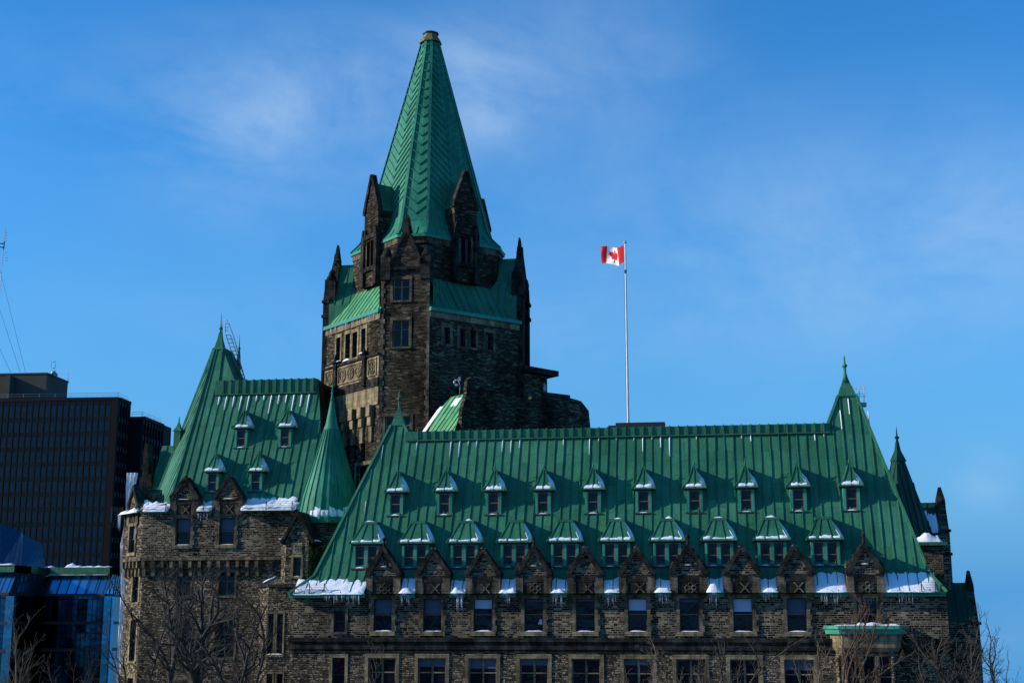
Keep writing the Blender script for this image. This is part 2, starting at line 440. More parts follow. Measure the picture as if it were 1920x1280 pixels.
def snow_mound(fr, a0, a1, b, c0, c1, h, seed=0, nu=None):
    """a rounded ridge of snow on a flat ledge between c0 and c1"""
    nu = nu or max(4, int((a1 - a0) / 0.15)); nc = 6; rows = []
    for i in range(nu + 1):
        a = a0 + (a1 - a0) * i / nu; ed = min(1, min(i, nu - i) / 2.0 + .1); r = []
        for j in range(nc + 1):
            t = j / nc
            r.append(fr.pt(a, b + .003 + h * ed * math.sin(t * math.pi) ** .6 * max(.12, .72 + .75 * noise.noise(V((a * 1.1, t * .7, seed * 1.7))) + .3 * noise.noise(V((a * 4.1, t * 2, seed)))), c0 + (c1 - c0) * t))
        rows.append(r)
    vs = [p for r in rows for p in r]; n = nc + 1
    SNOW.mesh(vs, [(i * n + j, (i + 1) * n + j, (i + 1) * n + j + 1, i * n + j + 1) for i in range(nu) for j in range(nc)], 0, True)


def icicles(fr, a0, a1, b, c, n, lmax, seed=0):
    rg = random.Random(seed)
    for _ in range(n):
        a = rg.uniform(a0, a1); L = lmax * rg.uniform(.2, 1.0) ** 1.5 + .1; cc = c + rg.uniform(-.06, .06)
        p = fr.pt(a, b, cc); r = .014 + .022 * L * rg.uniform(.5, 1)
        ICE.tube([p, p - V((0, 0, L * .5)), p - V((0, 0, L))], [r, r * .6, .004], 5)


# ------------------------------------------------------------------ the building
BB = thing('government_building', (0, 118, 0), 'dark stone gothic revival building with steep green copper roofs and an octagonal spire', 'building')


def glass_with_frame(fr, a0, a1, b0, b1, c, mull=0, trans=(), parent=None, name='window', bw=0.05, mf='frame', blind=0.0, dim=0.0, sash=True):
    """one window: glass (with any blind behind it) and its frame as a child"""
    g = MB(); g.poly([fr.pt(a0, b0, c), fr.pt(a1, b0, c), fr.pt(a1, b1, c), fr.pt(a0, b1, c)], 0)
    if blind: g.poly([fr.pt(a0 + .04, b1 - (b1 - b0) * blind, c + .012), fr.pt(a1 - .04, b1 - (b1 - b0) * blind, c + .012), fr.pt(a1 - .04, b1 - .02, c + .012), fr.pt(a0 + .04, b1 - .02, c + .012)], 1)
    if dim: g.poly([fr.pt(a0 + .04, b1 - (b1 - b0) * dim, c + .009), fr.pt(a1 - .04, b1 - (b1 - b0) * dim, c + .009), fr.pt(a1 - .04, b1 - .02, c + .009), fr.pt(a0 + .04, b1 - .02, c + .009)], 2)
    w = g.build(name, ['glass', 'blind', 'blind_dim'], parent)
    f = MB(); k = bw
    f.box(fr, a0, a0 + k, b0, b1, c, c + .07); f.box(fr, a1 - k, a1, b0, b1, c, c + .07)
    f.box(fr, a0 + k, a1 - k, b1 - k, b1, c, c + .068); f.box(fr, a0 + k, a1 - k, b0, b0 + k, c, c + .068)
    cols = [a0 + (a1 - a0) * (i + 1) / (mull + 1) for i in range(mull)]
    for x in cols: f.box(fr, x - k * .8, x + k * .8, b0 + k, b1 - k, c, c + .075)
    for t in trans: f.box(fr, a0 + k, a1 - k, b0 + (b1 - b0) * t - k * .45, b0 + (b1 - b0) * t + k * .45, c, c + .06)
    fo = f.build('window_frame', mf)
    fo.parent = w
    return w


def set_window(fr, a0, a1, b0, b1, mull=1, trans=(.55,), depth=0.3, parent=BB, surround='trim', sur=0.22, mf='trim', bw=0.07, blind=0.0, dim=0.0, sill=True, proud=0.05):
    """a window in a wall opening with its stone surround and sill as sub-parts"""
    w = glass_with_frame(fr, a0, a1, b0, b1, -depth + .02, mull, trans, parent, bw=bw, mf=mf, blind=blind, dim=dim)
    if surround:
        s = MB()
        s.box(fr, a0 - sur, a0 - .003, b0, b1, -.04, proud); s.box(fr, a1 + .003, a1 + sur, b0, b1, -.04, proud)
        s.box(fr, a0 - sur, a1 + sur, b1 + .003, b1 + sur * 1.2, -.04, proud + .01)
        o = s.build('surround', surround); o.parent = w
    if sill:
        s = MB(); s.box(fr, a0 - sur, a1 + sur, b0 - .2, b0 - .003, -.28, .12)
        o = s.build('sill', surround or 'trim'); o.parent = w
    return w


# ---- main wing: facade plane, storey levels
D = 110.0
FM = Fr((0, D, 0), (1, 0, 0), (0, -1, 0))
gx = [717.3, 810.5, 905.2, 1001, 1098, 1196, 1293.5, 1394, 1495.5, 1627.5]      # bay centres in the photograph at sill height
GA = [FM.pa(x, 1183) for x in gx]
zs = FM.pb(1098, 1183)                     # sill of the top storey
aL, aR = FM.pa(546, 1160), FM.pa(1777, 1150)
zc0, zc1 = FM.pb(1098, 1223), FM.pb(1098, 1195)      # cornice band
ze = FM.pb(1098, 1119)                     # eaves
GW, GH = 0.74, 2.55                        # top-storey windows
holes = [(a - GW, a + GW, zs, zs + GH) for a in GA]
wsm = (*[FM.pa(x, 1163) for x in (626, 647)], FM.pb(636, 1184), FM.pb(636, 1144))
mb = MB(); mb.wall(FM, aL, aR, zc1, ze + 0.05, holes + [wsm], 0.4)
for sx, aa in ((-1, aL), (1, aR)):
    mb.poly([FM.pt(aa, zc1, 0), FM.pt(aa, zc1, -17), FM.pt(aa, ze + .05, -17), FM.pt(aa, ze + .05, 0)])
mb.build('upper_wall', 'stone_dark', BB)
set_window(FM, *wsm[:2], wsm[2], wsm[3], 0, (.5,), surround='trim_brown', mf='frame_dark')
# cornice: three courses stepping out
mb = MB()
h = (zc1 - zc0)
mb.box(FM, aL - .05, aR + .05, zc0, zc0 + h * .2, -.5, .10); mb.box(FM, aL - .1, aR + .1, zc0 + h * .2, zc0 + h * .72, -.5, .18)
mb.box(FM, aL - .18, aR + .18, zc0 + h * .72, zc1 - .003, -.5, .32)
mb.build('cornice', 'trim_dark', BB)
# lower wall with the mullioned windows of the storey below
lw = []
for i, a in enumerate(GA[:9]): lw.append((a - 1.13, a + 1.13, FM.pb(1098, 1300), FM.pb(1098, 1234)))
aS = FM.pa(635, 1240); lw.append((aS - .52, aS + .52, FM.pb(1098, 1300), FM.pb(1098, 1234)))
mb = MB(); mb.wall(FM, aL, aR, 0.0, zc0, lw, 0.4)
for aa in (aL, aR): mb.poly([FM.pt(aa, 0, 0), FM.pt(aa, 0, -17), FM.pt(aa, zc0, -17), FM.pt(aa, zc0, 0)])
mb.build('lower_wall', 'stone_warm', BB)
for i, hl in enumerate(lw):
    if i == 9: set_window(FM, *hl, 0, (.5,), mf='frame_dark', sur=.25)
    else: set_window(FM, *hl, 1, (.58,), bw=.1, sur=.28, proud=.06, dim=[0, .25, .3, .2, 0, .18, 0, 0, .3][i])

# ---- main roof
YR0 = D + 1.0
KR = 0.50
zr0 = at(1170, 1076, YR0).z
RN = V((0, -1, KR)).normalized()
FR = Fr((0, YR0, zr0), (1, 0, 0), RN, (0, KR, 1))


def rp(x, y): return FR.pt(*FR.px(x, y))


L0, L1, L2, L3 = rp(589, 1080), rp(733, 798), rp(757, 798), rp(765, 811)
R3, R2, R1, R0 = rp(1552, 797), rp(1571, 743), rp(1606, 743), rp(1741, 1068)
for p in (L0, R0): p.z = zr0; p.y = YR0
YC = R2.y + 0.9


def bk(p): return V((p.x, 2 * YC - p.y, p.z))


YE = D - .75
eL, eR = at(541, 1113, YE), at(1775, 1109, YE)
zE = (eL.z + eR.z) / 2; eL.z = eR.z = zE
for p, q in ((L1, L2), (R2, R1)): q.z = p.z; q.y = p.y
R3.z = L3.z = (L3.z + R3.z) / 2; R3.y = L3.y = YR0 + KR * (L3.z - zr0)
mb = MB()
mb.facet([L0, R0, R1, R2, R3, L3, L2, L1], .76)
mb.facet([bk(p) for p in (L0, R0, R1, R2, R3, L3, L2, L1)], 0)
mb.facet([L0, L1, bk(L1), bk(L0)], .76); mb.facet([R0, R1, bk(R1), bk(R0)], .76)
mb.facet([L3, R3, bk(R3), bk(L3)]); mb.facet([L2, L3, bk(L3), bk(L2)], .76); mb.facet([R2, R3, bk(R3), bk(R2)], .76)
mb.facet([L1, L2, bk(L2), bk(L1)]); mb.facet([R1, R2, bk(R2), bk(R1)])

GO = 1.42                                  # half width of a wall gable
segs = [(eL.x, GA[0] - GO)] + [(GA[i] + GO, GA[i + 1] - GO) for i in range(9)] + [(GA[9] + GO, eR.x)]
YM = D - .12                               # between the gables the eaves sit flush with the wall
for i_, (q0, q1) in enumerate(segs):
    ye_ = YE if i_ == 0 else YM
    mb.facet([V((q0, ye_, zE)), V((q1, ye_, zE)), V((q1 if i_ < 10 else R0.x, YR0, zr0)), V((q0 if i_ else L0.x, YR0, zr0))], .76)
mb.facet([bk(eL), bk(eR), bk(R0), bk(L0)])
mb.facet([eL, L0, bk(L0), bk(eL)], .76); mb.facet([eR, R0, bk(R0), bk(eR)], .76)
mb.poly([eL, eR, bk(eR), bk(eL)])
for p, q in ((L0, L1), (R0, R1), (eL, L0), (eR, R0), (L2, L3), (R2, R3)): mb.bar(p, q, .2, .14, RN)
mb.build('main_roof', 'copper', BB)
# ridge band with small battens
mb = MB(); FRB = Fr((0, L3.y, 0), (1, 0, 0), (0, -1, 0))
zb1 = L3.z + .08; zb0 = FRB.pb(1170, 818, .1)
bd_ = KR * (zb1 - zb0)
mb.box(FRB, L3.x - .1, R3.x + .1, zb0, zb1, -.9, bd_ + .05)
mb.box(FRB, L3.x - .12, R3.x + .12, zb0 - .1, zb0 - .003, -.7, bd_ + .22)
a = math.ceil((L3.x + .4) / .76) * .76
while a < R3.x: mb.box(FRB, a - .045, a + .045, zb0, zb1 + .07, -.9, bd_ + .14); a += .76
mb.build('ridge_band', 'copper', BB)
# peak caps with finials (front and back)


def peak_cap(p, q, hgt, fin, name='peak_cap', back=True, mat='copper'):
    """p, q: front corners of the flat top; a flared cap runs back between two finials"""
    w = (q.x - p.x); cx = (p.x + q.x) / 2; y0 = p.y; y1 = 2 * YC - p.y if back else p.y + w
    m = MB(); z = p.z
    def ring(s, dz): 
        e = w * s / 2; i = (w / 2 - e)
        return [V((cx - e, y0 + i, z + dz)), V((cx + e, y0 + i, z + dz)), V((cx + e, y1 - i, z + dz)), V((cx - e, y1 - i, z + dz))]
    m.rings([ring(1.14, -.02), ring(1.14, .1), ring(.95, .14), ring(.62, hgt * .42), ring(.56, hgt * .44), ring(.5, hgt * .5), ring(.22, hgt * .78), ring(.1, hgt)])
    for yy in ((y0 + w * .42, y1 - w * .42) if back else ((y0 + y1) / 2,)):
        m.lathe((cx, yy, z + hgt * .6), [(w * .2, 0), (w * .1, hgt * .25), (.09, hgt * .4), (.085, hgt * .4 + fin * .3), (.2, hgt * .4 + fin * .36), (.2, hgt * .4 + fin * .42), (.07, hgt * .4 + fin * .5), (.05, hgt * .4 + fin * .85), (.008, hgt * .4 + fin)], 8)
    return m.build(name, mat, BB)


peak_cap(L1, L2, 2.0, 1.3, back=False)
peak_cap(R2, R1, 2.2, 1.5)

# eave gutters between the gables
for i_, (s0, s1) in enumerate(segs):
    k_ = .0 if i_ == 0 else -.30
    mb = MB(); mb.box(FM, s0, s1, zE - .30, zE - .1, .0, .62 + k_); mb.box(FM, s0 - .03, s1 + .03, zE - .1, zE + .03, .0, .80 + k_)
    mb.build('gutter', 'copper_teal', BB)

# ---- wall gables (one plain, one ornate, one set of sub-parts each); origin: middle of the window sill


def gable_mesh(ornate):
    f = LOCAL; m = MB(); s0, ap = 4.32, 6.42 if not ornate else 6.55
    # gable wall above the eaves, running back into the roof
    hw = 1.12
    m.prism(f, [(-hw, 2.86), (hw, 2.86), (hw, 4.6), (0, ap - .12), (-hw, 4.6)], -2.9, .08, 0)
    return m


def make_gable(ornate, name, blind, dim, lamp=False, win=None, chill=False):
    f = LOCAL
    g = gable_mesh(ornate).build(name, ['stone_dark'], BB)
    t = MB(); s0, ap = 4.32, 6.42 if not ornate else 6.55
    for s in (-1, 1):
        e = lambda x0, x1: (min(s * x0, s * x1), max(s * x0, s * x1))
        for k in range(6):                                # quoins beside the window, long and short
            w = .28 if k % 2 else .42; t.box(f, *e(GW + .01, GW + w), .02 + k * .44, .44 + k * .44, -.05, .1, 0)
        t.box(f, *e(.86, GO), 2.72, 4.28, -1.6, .16, 0)    # shoulder piers
        t.box(f, *e(.80, GO + .06), 4.285, 4.42, -1.6, .24, 1)
    t.box(f, -GW - .42, GW + .42, GH + .01, GH + .30, -.05, .14, 0)       # lintel
    t.box(f, -.855, .855, 3.86, 4.34, .0, .13, 1)                        # band
    t.build('stone_surround', ['trim_brown', 'trim_dark']).parent = g
    p = MB(); p.box(f, -.85, .85, 2.90, 3.84, .0, .09, 0)
    for s in (-1, 1):                                     # raised tracery: a saltire, or a quatrefoil on the ornate gables
        if not ornate:
            p.bar(f.pt(.22 - s * .36, 2.98, .09), f.pt(.22 + s * .36, 3.76, .09), .10, .07, V((0, -1, 0)), 1)
            p.bar(f.pt(s * .80, 2.92, .09), f.pt(s * .80, 3.82, .09), .08, .06, V((0, -1, 0)), 1)
        elif s > 0:
            for k in range(4):
                an = k * math.pi / 2; cx, cz = .15 + .27 * math.cos(an), 3.37 + .24 * math.sin(an)
                p.tube([f.pt(cx + .17 * math.cos(q * math.pi / 4), cz + .17 * math.sin(q * math.pi / 4), .1) for q in range(9)], .045, 4, 1)
            for sg in (-1, 1): p.bar(f.pt(.15 - .5, 3.37 - sg * .36, .09), f.pt(.15 + .5, 3.37 + sg * .36, .09), .06, .05, V((0, -1, 0)), 1)
    p.build('carved_panel', ['trim_dark', 'trim_brown']).parent = g
    c = MB()
    for s in (-1, 1):
        c.prism(f, [(s * 1.46, 4.425), (s * 1.12, 4.425), (0, ap - .16), (0, ap + .14), (s * .14, ap + .12), (s * 1.50, 4.62)], -1.0, .27, 0)
    if ornate:
        c.lathe(f.pt(0, ap + .05, .0), [(.16, -.1), (.12, .25), (.07, .5), (.09, .62), (.17, .68), (.17, .8), (.05, .9)], 8)
        for s in (-1, 1):
            for k in range(3): 
                q = .25 + k * .25; c.lathe(f.pt(s * 1.5 * q, ap + .1 - (ap - 4.5) * q, .1), [(.05, -.05), (.16, .1), (.17, .22), (.06, .32)], 6)
            c.box(f, s * 1.25 - .2, s * 1.25 + .2, 4.43, 4.9, -.5, .2); c.lathe(f.pt(s * 1.25, 4.9, -.1), [(.3, 0), (.17, .25), (.02, .55)], 4, rot=math.pi / 4)
            c.lathe(f.pt(s * .3, 5.2, .12), [(.03, -.12), (.13, 0), (.03, .12)], 6)
    else:
        c.lathe(f.pt(0, ap + .02, .1), [(.16, -.05), (.15, .2), (.05, .26)], 6)
    c.build('coping', ['trim_dark']).parent = g
    gw = MB(); c0 = -.3
    gw.poly([f.pt(-GW, 0, c0), f.pt(GW, 0, c0), f.pt(GW, GH, c0), f.pt(-GW, GH, c0)], 0)
    if blind: gw.poly([f.pt(-GW + .05, GH * (1 - blind), c0 + .02), f.pt(GW - .05, GH * (1 - blind), c0 + .02), f.pt(GW - .05, GH - .06, c0 + .02), f.pt(-GW + .05, GH - .06, c0 + .02)], 1)
    if dim: gw.poly([f.pt(-GW + .05, GH * (1 - dim), c0 + .015), f.pt(GW - .05, GH * (1 - dim), c0 + .015), f.pt(GW - .05, GH - .06, c0 + .015), f.pt(-GW + .05, GH - .06, c0 + .015)], 2)
    if lamp: gw.poly([f.pt(.28, .55, c0 + .02), f.pt(.66, .55, c0 + .02), f.pt(.60, .95, c0 + .02), f.pt(.46, .95, c0 + .02)], 1)
    w = gw.build('window', ['glass', 'blind', 'blind_dim']); w.parent = g
    fr = MB(); k = .05
    for s in (-1, 1): fr.box(f, min(s * GW, s * (GW - k)), max(s * GW, s * (GW - k)), 0, GH, c0, c0 + .08)
    fr.box(f, -GW + k, GW - k, GH - k, GH, c0, c0 + .078); fr.box(f, -GW + k, GW - k, 0, k, c0, c0 + .078); fr.box(f, -GW + k, GW - k, 1.28, 1.34, c0, c0 + .07, 1)
    fr.build('window_frame', ['frame_dark', 'frame']).parent = g
    sl = MB(); sl.box(f, -GW - .3, GW + .3, -.34, -.004, -.3, .16); sl.build('sill', 'trim').parent = g
    return g


blinds = {2: (.30, 0), 5: (.36, 0), 7: (.40, 0)}
dims = {0: .45, 3: .08, 4: .08, 6: .12, 8: .5, 1: .45, 9: .08}
gab = []
protos = {}
for i, a in enumerate(GA):
    orn = i in (0, 3, 6, 9); key = (orn, blinds.get(i, (0, 0))[0], dims.get(i, 0), i == 3)
    loc = FM.pt(a, zs, 0)
    if key not in protos:
        protos[key] = make_gable(orn, 'wall_gable', key[1], key[2], key[3]); g = protos[key]; g.location = loc
    else: g = copy_part(protos[key], loc)
    gab.append(g)
    fl = Fr(loc, (1, 0, 0), (0, -1, 0))
    snow_mound(fl, -GW + .02, GW - .02, 0.0, -.24, .1, .09, i)
    if orn: snow_mound(fl, -.3, .3, 5.12, .08, .3, .07, i + 3)
    rg = random.Random(i)
    if not orn: snow_mound(fl, -.22, .25, 6.55, -.35, .22, .1, i + 9)
    for s in (-1, 1):
        if rg.random() < .65: snow_mound(fl, min(s * 1.2, s * 1.5), max(s * 1.2, s * 1.5), 4.44 if not orn else 4.9, -.9, .1, .16, i + 20)
    FS = Fr(fl.pt(0, 6.5, -.9), (.46, 0, -.89), (.89, 0, .46), (0, 1, 0))     # snow drifted along the shaded side of the gable roof
    snow_sheet(FS, .4, 2.2, -.15, .9, .14, i + 40, ragged=.3)

# gutter snow between gables
bellN = V((0, -(L0.z - zE), (YR0 - YE))).normalized()
bellV = V((0, YR0 - YE, L0.z - zE)).normalized()
FB = Fr((0, YE, zE), (1, 0, 0), bellN, bellV); FBM = Fr((0, YM, zE), (1, 0, 0), (0, -(zr0 - zE), YR0 - YM), (0, YR0 - YM, zr0 - zE))
bl = (V((0, YR0, zr0)) - V((0, YE, zE))).length
for i, (s0, s1) in enumerate(segs):
    if i == 0:
        snow_sheet(FB, s0 + .35, s1 - .03, .0, bl * 1.02, .15, 77, ragged=.5); snow_mound(FM, s0 + 2.6, s1 - .1, zE - .05, .35, .92, .2, 78)
        icicles(FM, s1 - 3.2, s1 - .1, zE - .1, .8, 34, .75, i)
    elif i in (9, 10):
        e = s1 - (.05 if i == 9 else .6)
        snow_sheet(FBM, s0 + .03, e, .0, 2.35, .14, 50 + i, ragged=.4); snow_mound(FM, s0 + .05, e - .2, zE - .03, -.1, .58, .3, 60 + i)
        icicles(FM, s0 + .4, s0 + (2.0 if i == 10 else s1 - s0 - .3), zE - .1, .52, 40 if i == 9 else 14, .75, i)
    else:
        snow_sheet(FBM, s0 + .03, s1 - .03, .1, 1.62 + .2 * (i % 2), .10, 10 + i, ragged=.35)
        snow_mound(FM, s0 - .06 + .2 * (i % 3 == 2), s1 + .06 - .25 * (i % 3 == 1), zE + .03, -.2, .56, .34 + .09 * ((i * 5) % 4), 30 + i)
        snow_mound(FM, s0 + .1, s1 - .4, zE - .12, .2, .62, .25, 130 + i)
        w_ = (s1 - s0); c_ = (s0 + s1) / 2 + random.Random(i).uniform(-.15, .15); icicles(FM, c_ - w_ * .32, c_ + w_ * .30, zE - .05, .5, 16, [.9, 1.5, .7, 1.2, .9, .8, 1.1, .6][i - 1], i)


# ---- dormers; origin: foot of the window front, on the roof plane
def make_dormer():
    f = LOCAL; hw, hh = .66, 1.95
    b = MB()
    for s in (-1, 1):
        e = lambda x0, x1: (min(s * x0, s * x1), max(s * x0, s * x1))
        b.box(f, *e(.45, hw), 0, hh - .15, -1.4, 0, 0)
    b.box(f, -hw, hw, hh - .15, hh, -1.5, .02, 1); b.box(f, -.45, .45, -.1, .06, -.8, -.02, 1)
    b.box(f, -.76, .76, -.1, .0, -.6, .14, 1)
    d = b.build('dormer', ['copper_teal', 'frame_dark'], BB)
    r = MB(); e1, e0 = .98, .24                               # eave half width, front overhang
    z = hh + .002; apx = f.pt(0, hh + 1.92, -.74)
    base = [f.pt(-e1, z, e0), f.pt(e1, z, e0), f.pt(e1, z, -2.1), f.pt(-e1, z, -2.1)]
    edge = [p + V((0, 0, .07)) for p in base]
    mid = [f.pt(-.56, hh + .52, -.08), f.pt(.56, hh + .52, -.08), f.pt(.56, hh + .52, -2.0), f.pt(-.56, hh + .52, -2.0)]
    top = [apx + V((-.07, -.07, 0)), apx + V((.07, -.07, 0)), apx + V((.07, 1.3, 0)), apx + V((-.07, 1.3, 0))]
    r.rings([base, edge, mid, top])
    for k in (-.5, 0, .5):
        r.bar(edge[0].lerp(edge[1], .5 + k * .0 + k), mid[0].lerp(mid[1], .5 + k), .05, .06, V((0, -.6, .8))); r.bar(mid[0].lerp(mid[1], .5 + k), top[0].lerp(top[1], .5 + k), .05, .06, V((0, -.85, .5)))
    r.lathe(apx, [(.1, -.15), (.07, .1), (.12, .16), (.05, .24), (.03, .5), (.008, .62)], 6)
    r.build('dormer_roof', 'copper').parent = d
    g = MB(); g.poly([f.pt(-.42, .06, -.12), f.pt(.42, .06, -.12), f.pt(.42, hh - .15, -.12), f.pt(-.42, hh - .15, -.12)]); g.build('window', 'glass').parent = d
    w = MB()
    for s in (-1, 1): w.box(f, min(s * .37, s * .449), max(s * .37, s * .449), .06, hh - .153, -.118, -.03)
    w.box(f, -.37, .37, .92, .99, -.118, -.05); w.box(f, -.37, .37, hh - .22, hh - .153, -.118, -.05)
    w.build('window_frame', 'frame').parent = d
    return d


def dormer_snow(o, seed, rot=0):
    f = Fr(o, (1, 0, 0), (0, -1, 0)); hh = 1.95; rg = random.Random(seed)
    k = rg.uniform(.35, .8)
    F1 = Fr(f.pt(0, hh + .07, .24), (1, 0, 0), (0, -.8, .6), (0, .6, .8))
    snow_sheet(F1, -.78 + rg.uniform(0, .3), .74 - rg.uniform(0, .12), .07, .34 + .5 * k, .085, seed, nu=12, ragged=.75, lip=.0)
    F2 = Fr(f.pt(.98, hh + .07, -.72), (0, 1, 0), (.9, 0, .44), (-.44, 0, .9))           # right slope
    vs = [f.pt(1.0, hh + .1, .16), f.pt(1.0, hh + .1, -1.5), f.pt(.62, hh + .62, -1.5), f.pt(.28, hh + 1.5, -1.3), f.pt(.16, hh + 1.45, -.72), f.pt(.62, hh + .6, -.05)]
    cen = sum(vs, V((0, 0, 0))) / 6 + V((.17, 0, .1)); base = [p - V((.1, 0, .05)) for p in vs]
    for i in range(6): SNOW.mesh([vs[i], vs[(i + 1) % 6], cen, base[i], base[(i + 1) % 6]], [(0, 1, 2), (0, 3, 4, 1)], 0, True)
    if rg.random() < .8: snow_mound(f, -.40, .38, .005, -.1, .12, .09, seed + 5)


dorm0 = None
for i, (x, y) in enumerate([(741, 966), (833, 965), (925, 964), (1018, 963), (1112, 962), (1207, 961), (1303, 960), (1400, 959), (1498, 958), (1598, 956.5)]):
    a, b = FR.px(x, y); p = FR.pt(a, b)
    if dorm0 is None: dorm0 = make_dormer(); dorm0.location = p
    else: copy_part(dorm0, p)
    dormer_snow(p, 200 + i)


def make_wide_dormer():
    f = LOCAL; hw, hh = 1.12, 1.97
    b = MB()
    for s in (-1, 1):
        b.box(f, min(s * .93, s * hw), max(s * .93, s * hw), 0, hh - .12, -1.3, 0, 0)
    b.box(f, -.13, .13, 0.06, hh - .12, -.5, .01, 0)
    b.box(f, -hw, hw, hh - .12, hh, -1.4, .02, 1); b.box(f, -hw - .14, hw + .14, -.13, .0, -.6, .16, 1); b.box(f, -.93, .93, .002, .06, -.6, -.03, 1)
    d = b.build('wide_dormer', ['copper_teal', 'frame_dark'], BB)
    r = MB(); e1, e0, z = 1.46, .26, hh + .002
    base = [f.pt(-e1, z, e0), f.pt(e1, z, e0), f.pt(e1, z, -2.0), f.pt(-e1, z, -2.0)]; edge = [p + V((0, 0, .07)) for p in base]
    mid = [f.pt(-1.12, hh + .45, -.06), f.pt(1.12, hh + .45, -.06), f.pt(1.12, hh + .45, -2.0), f.pt(-1.12, hh + .45, -2.0)]
    top = [f.pt(-.56, hh + 1.72, -.85), f.pt(.56, hh + 1.72, -.85), f.pt(.56, hh + 1.72, -2.4), f.pt(-.56, hh + 1.72, -2.4)]
    r.rings([base, edge, mid, top])
    for k in (0, .3, .7, 1):
        r.bar(edge[0].lerp(edge[1], k), mid[0].lerp(mid[1], k), .055, .06, V((0, -.6, .8))); r.bar(mid[0].lerp(mid[1], k), top[0].lerp(top[1], k), .055, .06, V((0, -.85, .5)))
    r.box(f, -.66, .66, hh + 1.68, hh + 1.90, -2.4, -.78)
    r.build('dormer_roof', 'copper').parent = d
    for s in (-1, 1):
        x0, x1 = min(s * .13, s * .93), max(s * .13, s * .93)
        g = MB(); g.poly([f.pt(x0, .06, -.12), f.pt(x1, .06, -.12), f.pt(x1, hh - .12, -.12), f.pt(x0, hh - .12, -.12)]); g.build('window', 'glass').parent = d
        w = MB(); w.box(f, x0 + .002, x0 + .07, .06, hh - .123, -.118, -.04); w.box(f, x1 - .07, x1 - .002, .06, hh - .123, -.118, -.04); w.box(f, x0 + .07, x1 - .07, .82, .88, -.118, -.06); w.box(f, x0 + .07, x1 - .07, hh - .2, hh - .123, -.118, -.05)
        w.build('window_frame', 'frame').parent = d
    return d


def wide_dormer_snow(o, seed):
    f = Fr(o, (1, 0, 0), (0, -1, 0)); hh = 1.97; rg = random.Random(seed)
    F1 = Fr(f.pt(0, hh + .07, .26), (1, 0, 0), (0, -.8, .6), (0, .6, .8))
    for q in ((-1.25, -.62), (-.58, .52), (.58, 1.2)):
        snow_sheet(F1, q[0] + rg.uniform(-.03, .06), q[1] + rg.uniform(-.06, .03), .09, .42 + rg.uniform(-.1, .22), .07, seed + q[0], nu=8, ragged=.7, lip=.0)
    vs = [f.pt(1.48, hh + .1, .18), f.pt(1.48, hh + .1, -1.6), f.pt(1.16, hh + .5, -1.7), f.pt(.66, hh + 1.7, -1.5), f.pt(.60, hh + 1.68, -.9), f.pt(1.15, hh + .5, -.02)]
    cen = sum(vs, V((0, 0, 0))) / 6 + V((.14, 0, .08)); base = [p - V((.1, 0, .05)) for p in vs]
    for i in range(6): SNOW.mesh([vs[i], vs[(i + 1) % 6], cen, base[i], base[(i + 1) % 6]], [(0, 1, 2), (0, 3, 4, 1)], 0, True)
    for s in (-1, 1): snow_mound(f, s * .53 - .38, s * .53 + .38, .005, -.1, .14, .1, seed + s)
    if rg.random() < .7: snow_mound(f, -.2 + rg.uniform(-.3, .1), .45, hh + 1.9, -1.6, -.9, .22, seed + 7)
    if rg.random() < .6: SNOW.mesh([f.pt(hw, z, c) for hw, z, c in ((1.24, hh - .1, -.3), (1.3, hh - .5, -.5), (1.2, hh - .9, -.6), (1.14, hh - .4, -.9))], [(0, 1, 2, 3)], 0)


wd0 = None
for i, x in enumerate([686, 778, 870, 964, 1059, 1156, 1251.5, 1349, 1449, 1549]):
    a, b = FR.px(x, 1064.5 - i * .6); p = FR.pt(a, b)
    if wd0 is None: wd0 = make_wide_dormer(); wd0.location = p
    else: copy_part(wd0, p)
    wide_dormer_snow(p, 300 + i)
# snow caught in the head of the seams under the ridge band
rg = random.Random(5); a = math.ceil((L3.x + .4) / .76) * .76
while a < R3.x:
    L = rg.uniform(.1, 1.0) ** 2 * 2.2 + .1
    btop = FR.px(1170, 817)[1]
    if rg.random() < .8:
        SNOW.mesh([FR.pt(a - .09, btop - .05, .01), FR.pt(a + .05, btop, .01), FR.pt(a + .04, btop - L, .01), FR.pt(a - .05, btop - L, .01), FR.pt(a - .03, btop, .11), FR.pt(a - .03, btop - L, .095)], [(0, 3, 5, 4), (4, 5, 2, 1), (0, 4, 1), (3, 2, 5)], 0)
    a += .76
for x, y, L in ((1590, 748, 1.6), (1572, 770, 1.9), (1624, 772, 2.0), (690, 940, 1.2), (722, 835, 1.4), (1490, 935, 1.1)):
    a, b = FR.px(x, y); a = round(a / .76) * .76
    SNOW.mesh([FR.pt(a - .07, b, .01), FR.pt(a + .04, b, .01), FR.pt(a + .04, b - L, .01), FR.pt(a - .05, b - L, .01), FR.pt(a - .02, b, .11), FR.pt(a - .02, b - L, .10)], [(0, 3, 5, 4), (4, 5, 2, 1), (0, 4, 1), (3, 2, 5)], 0)

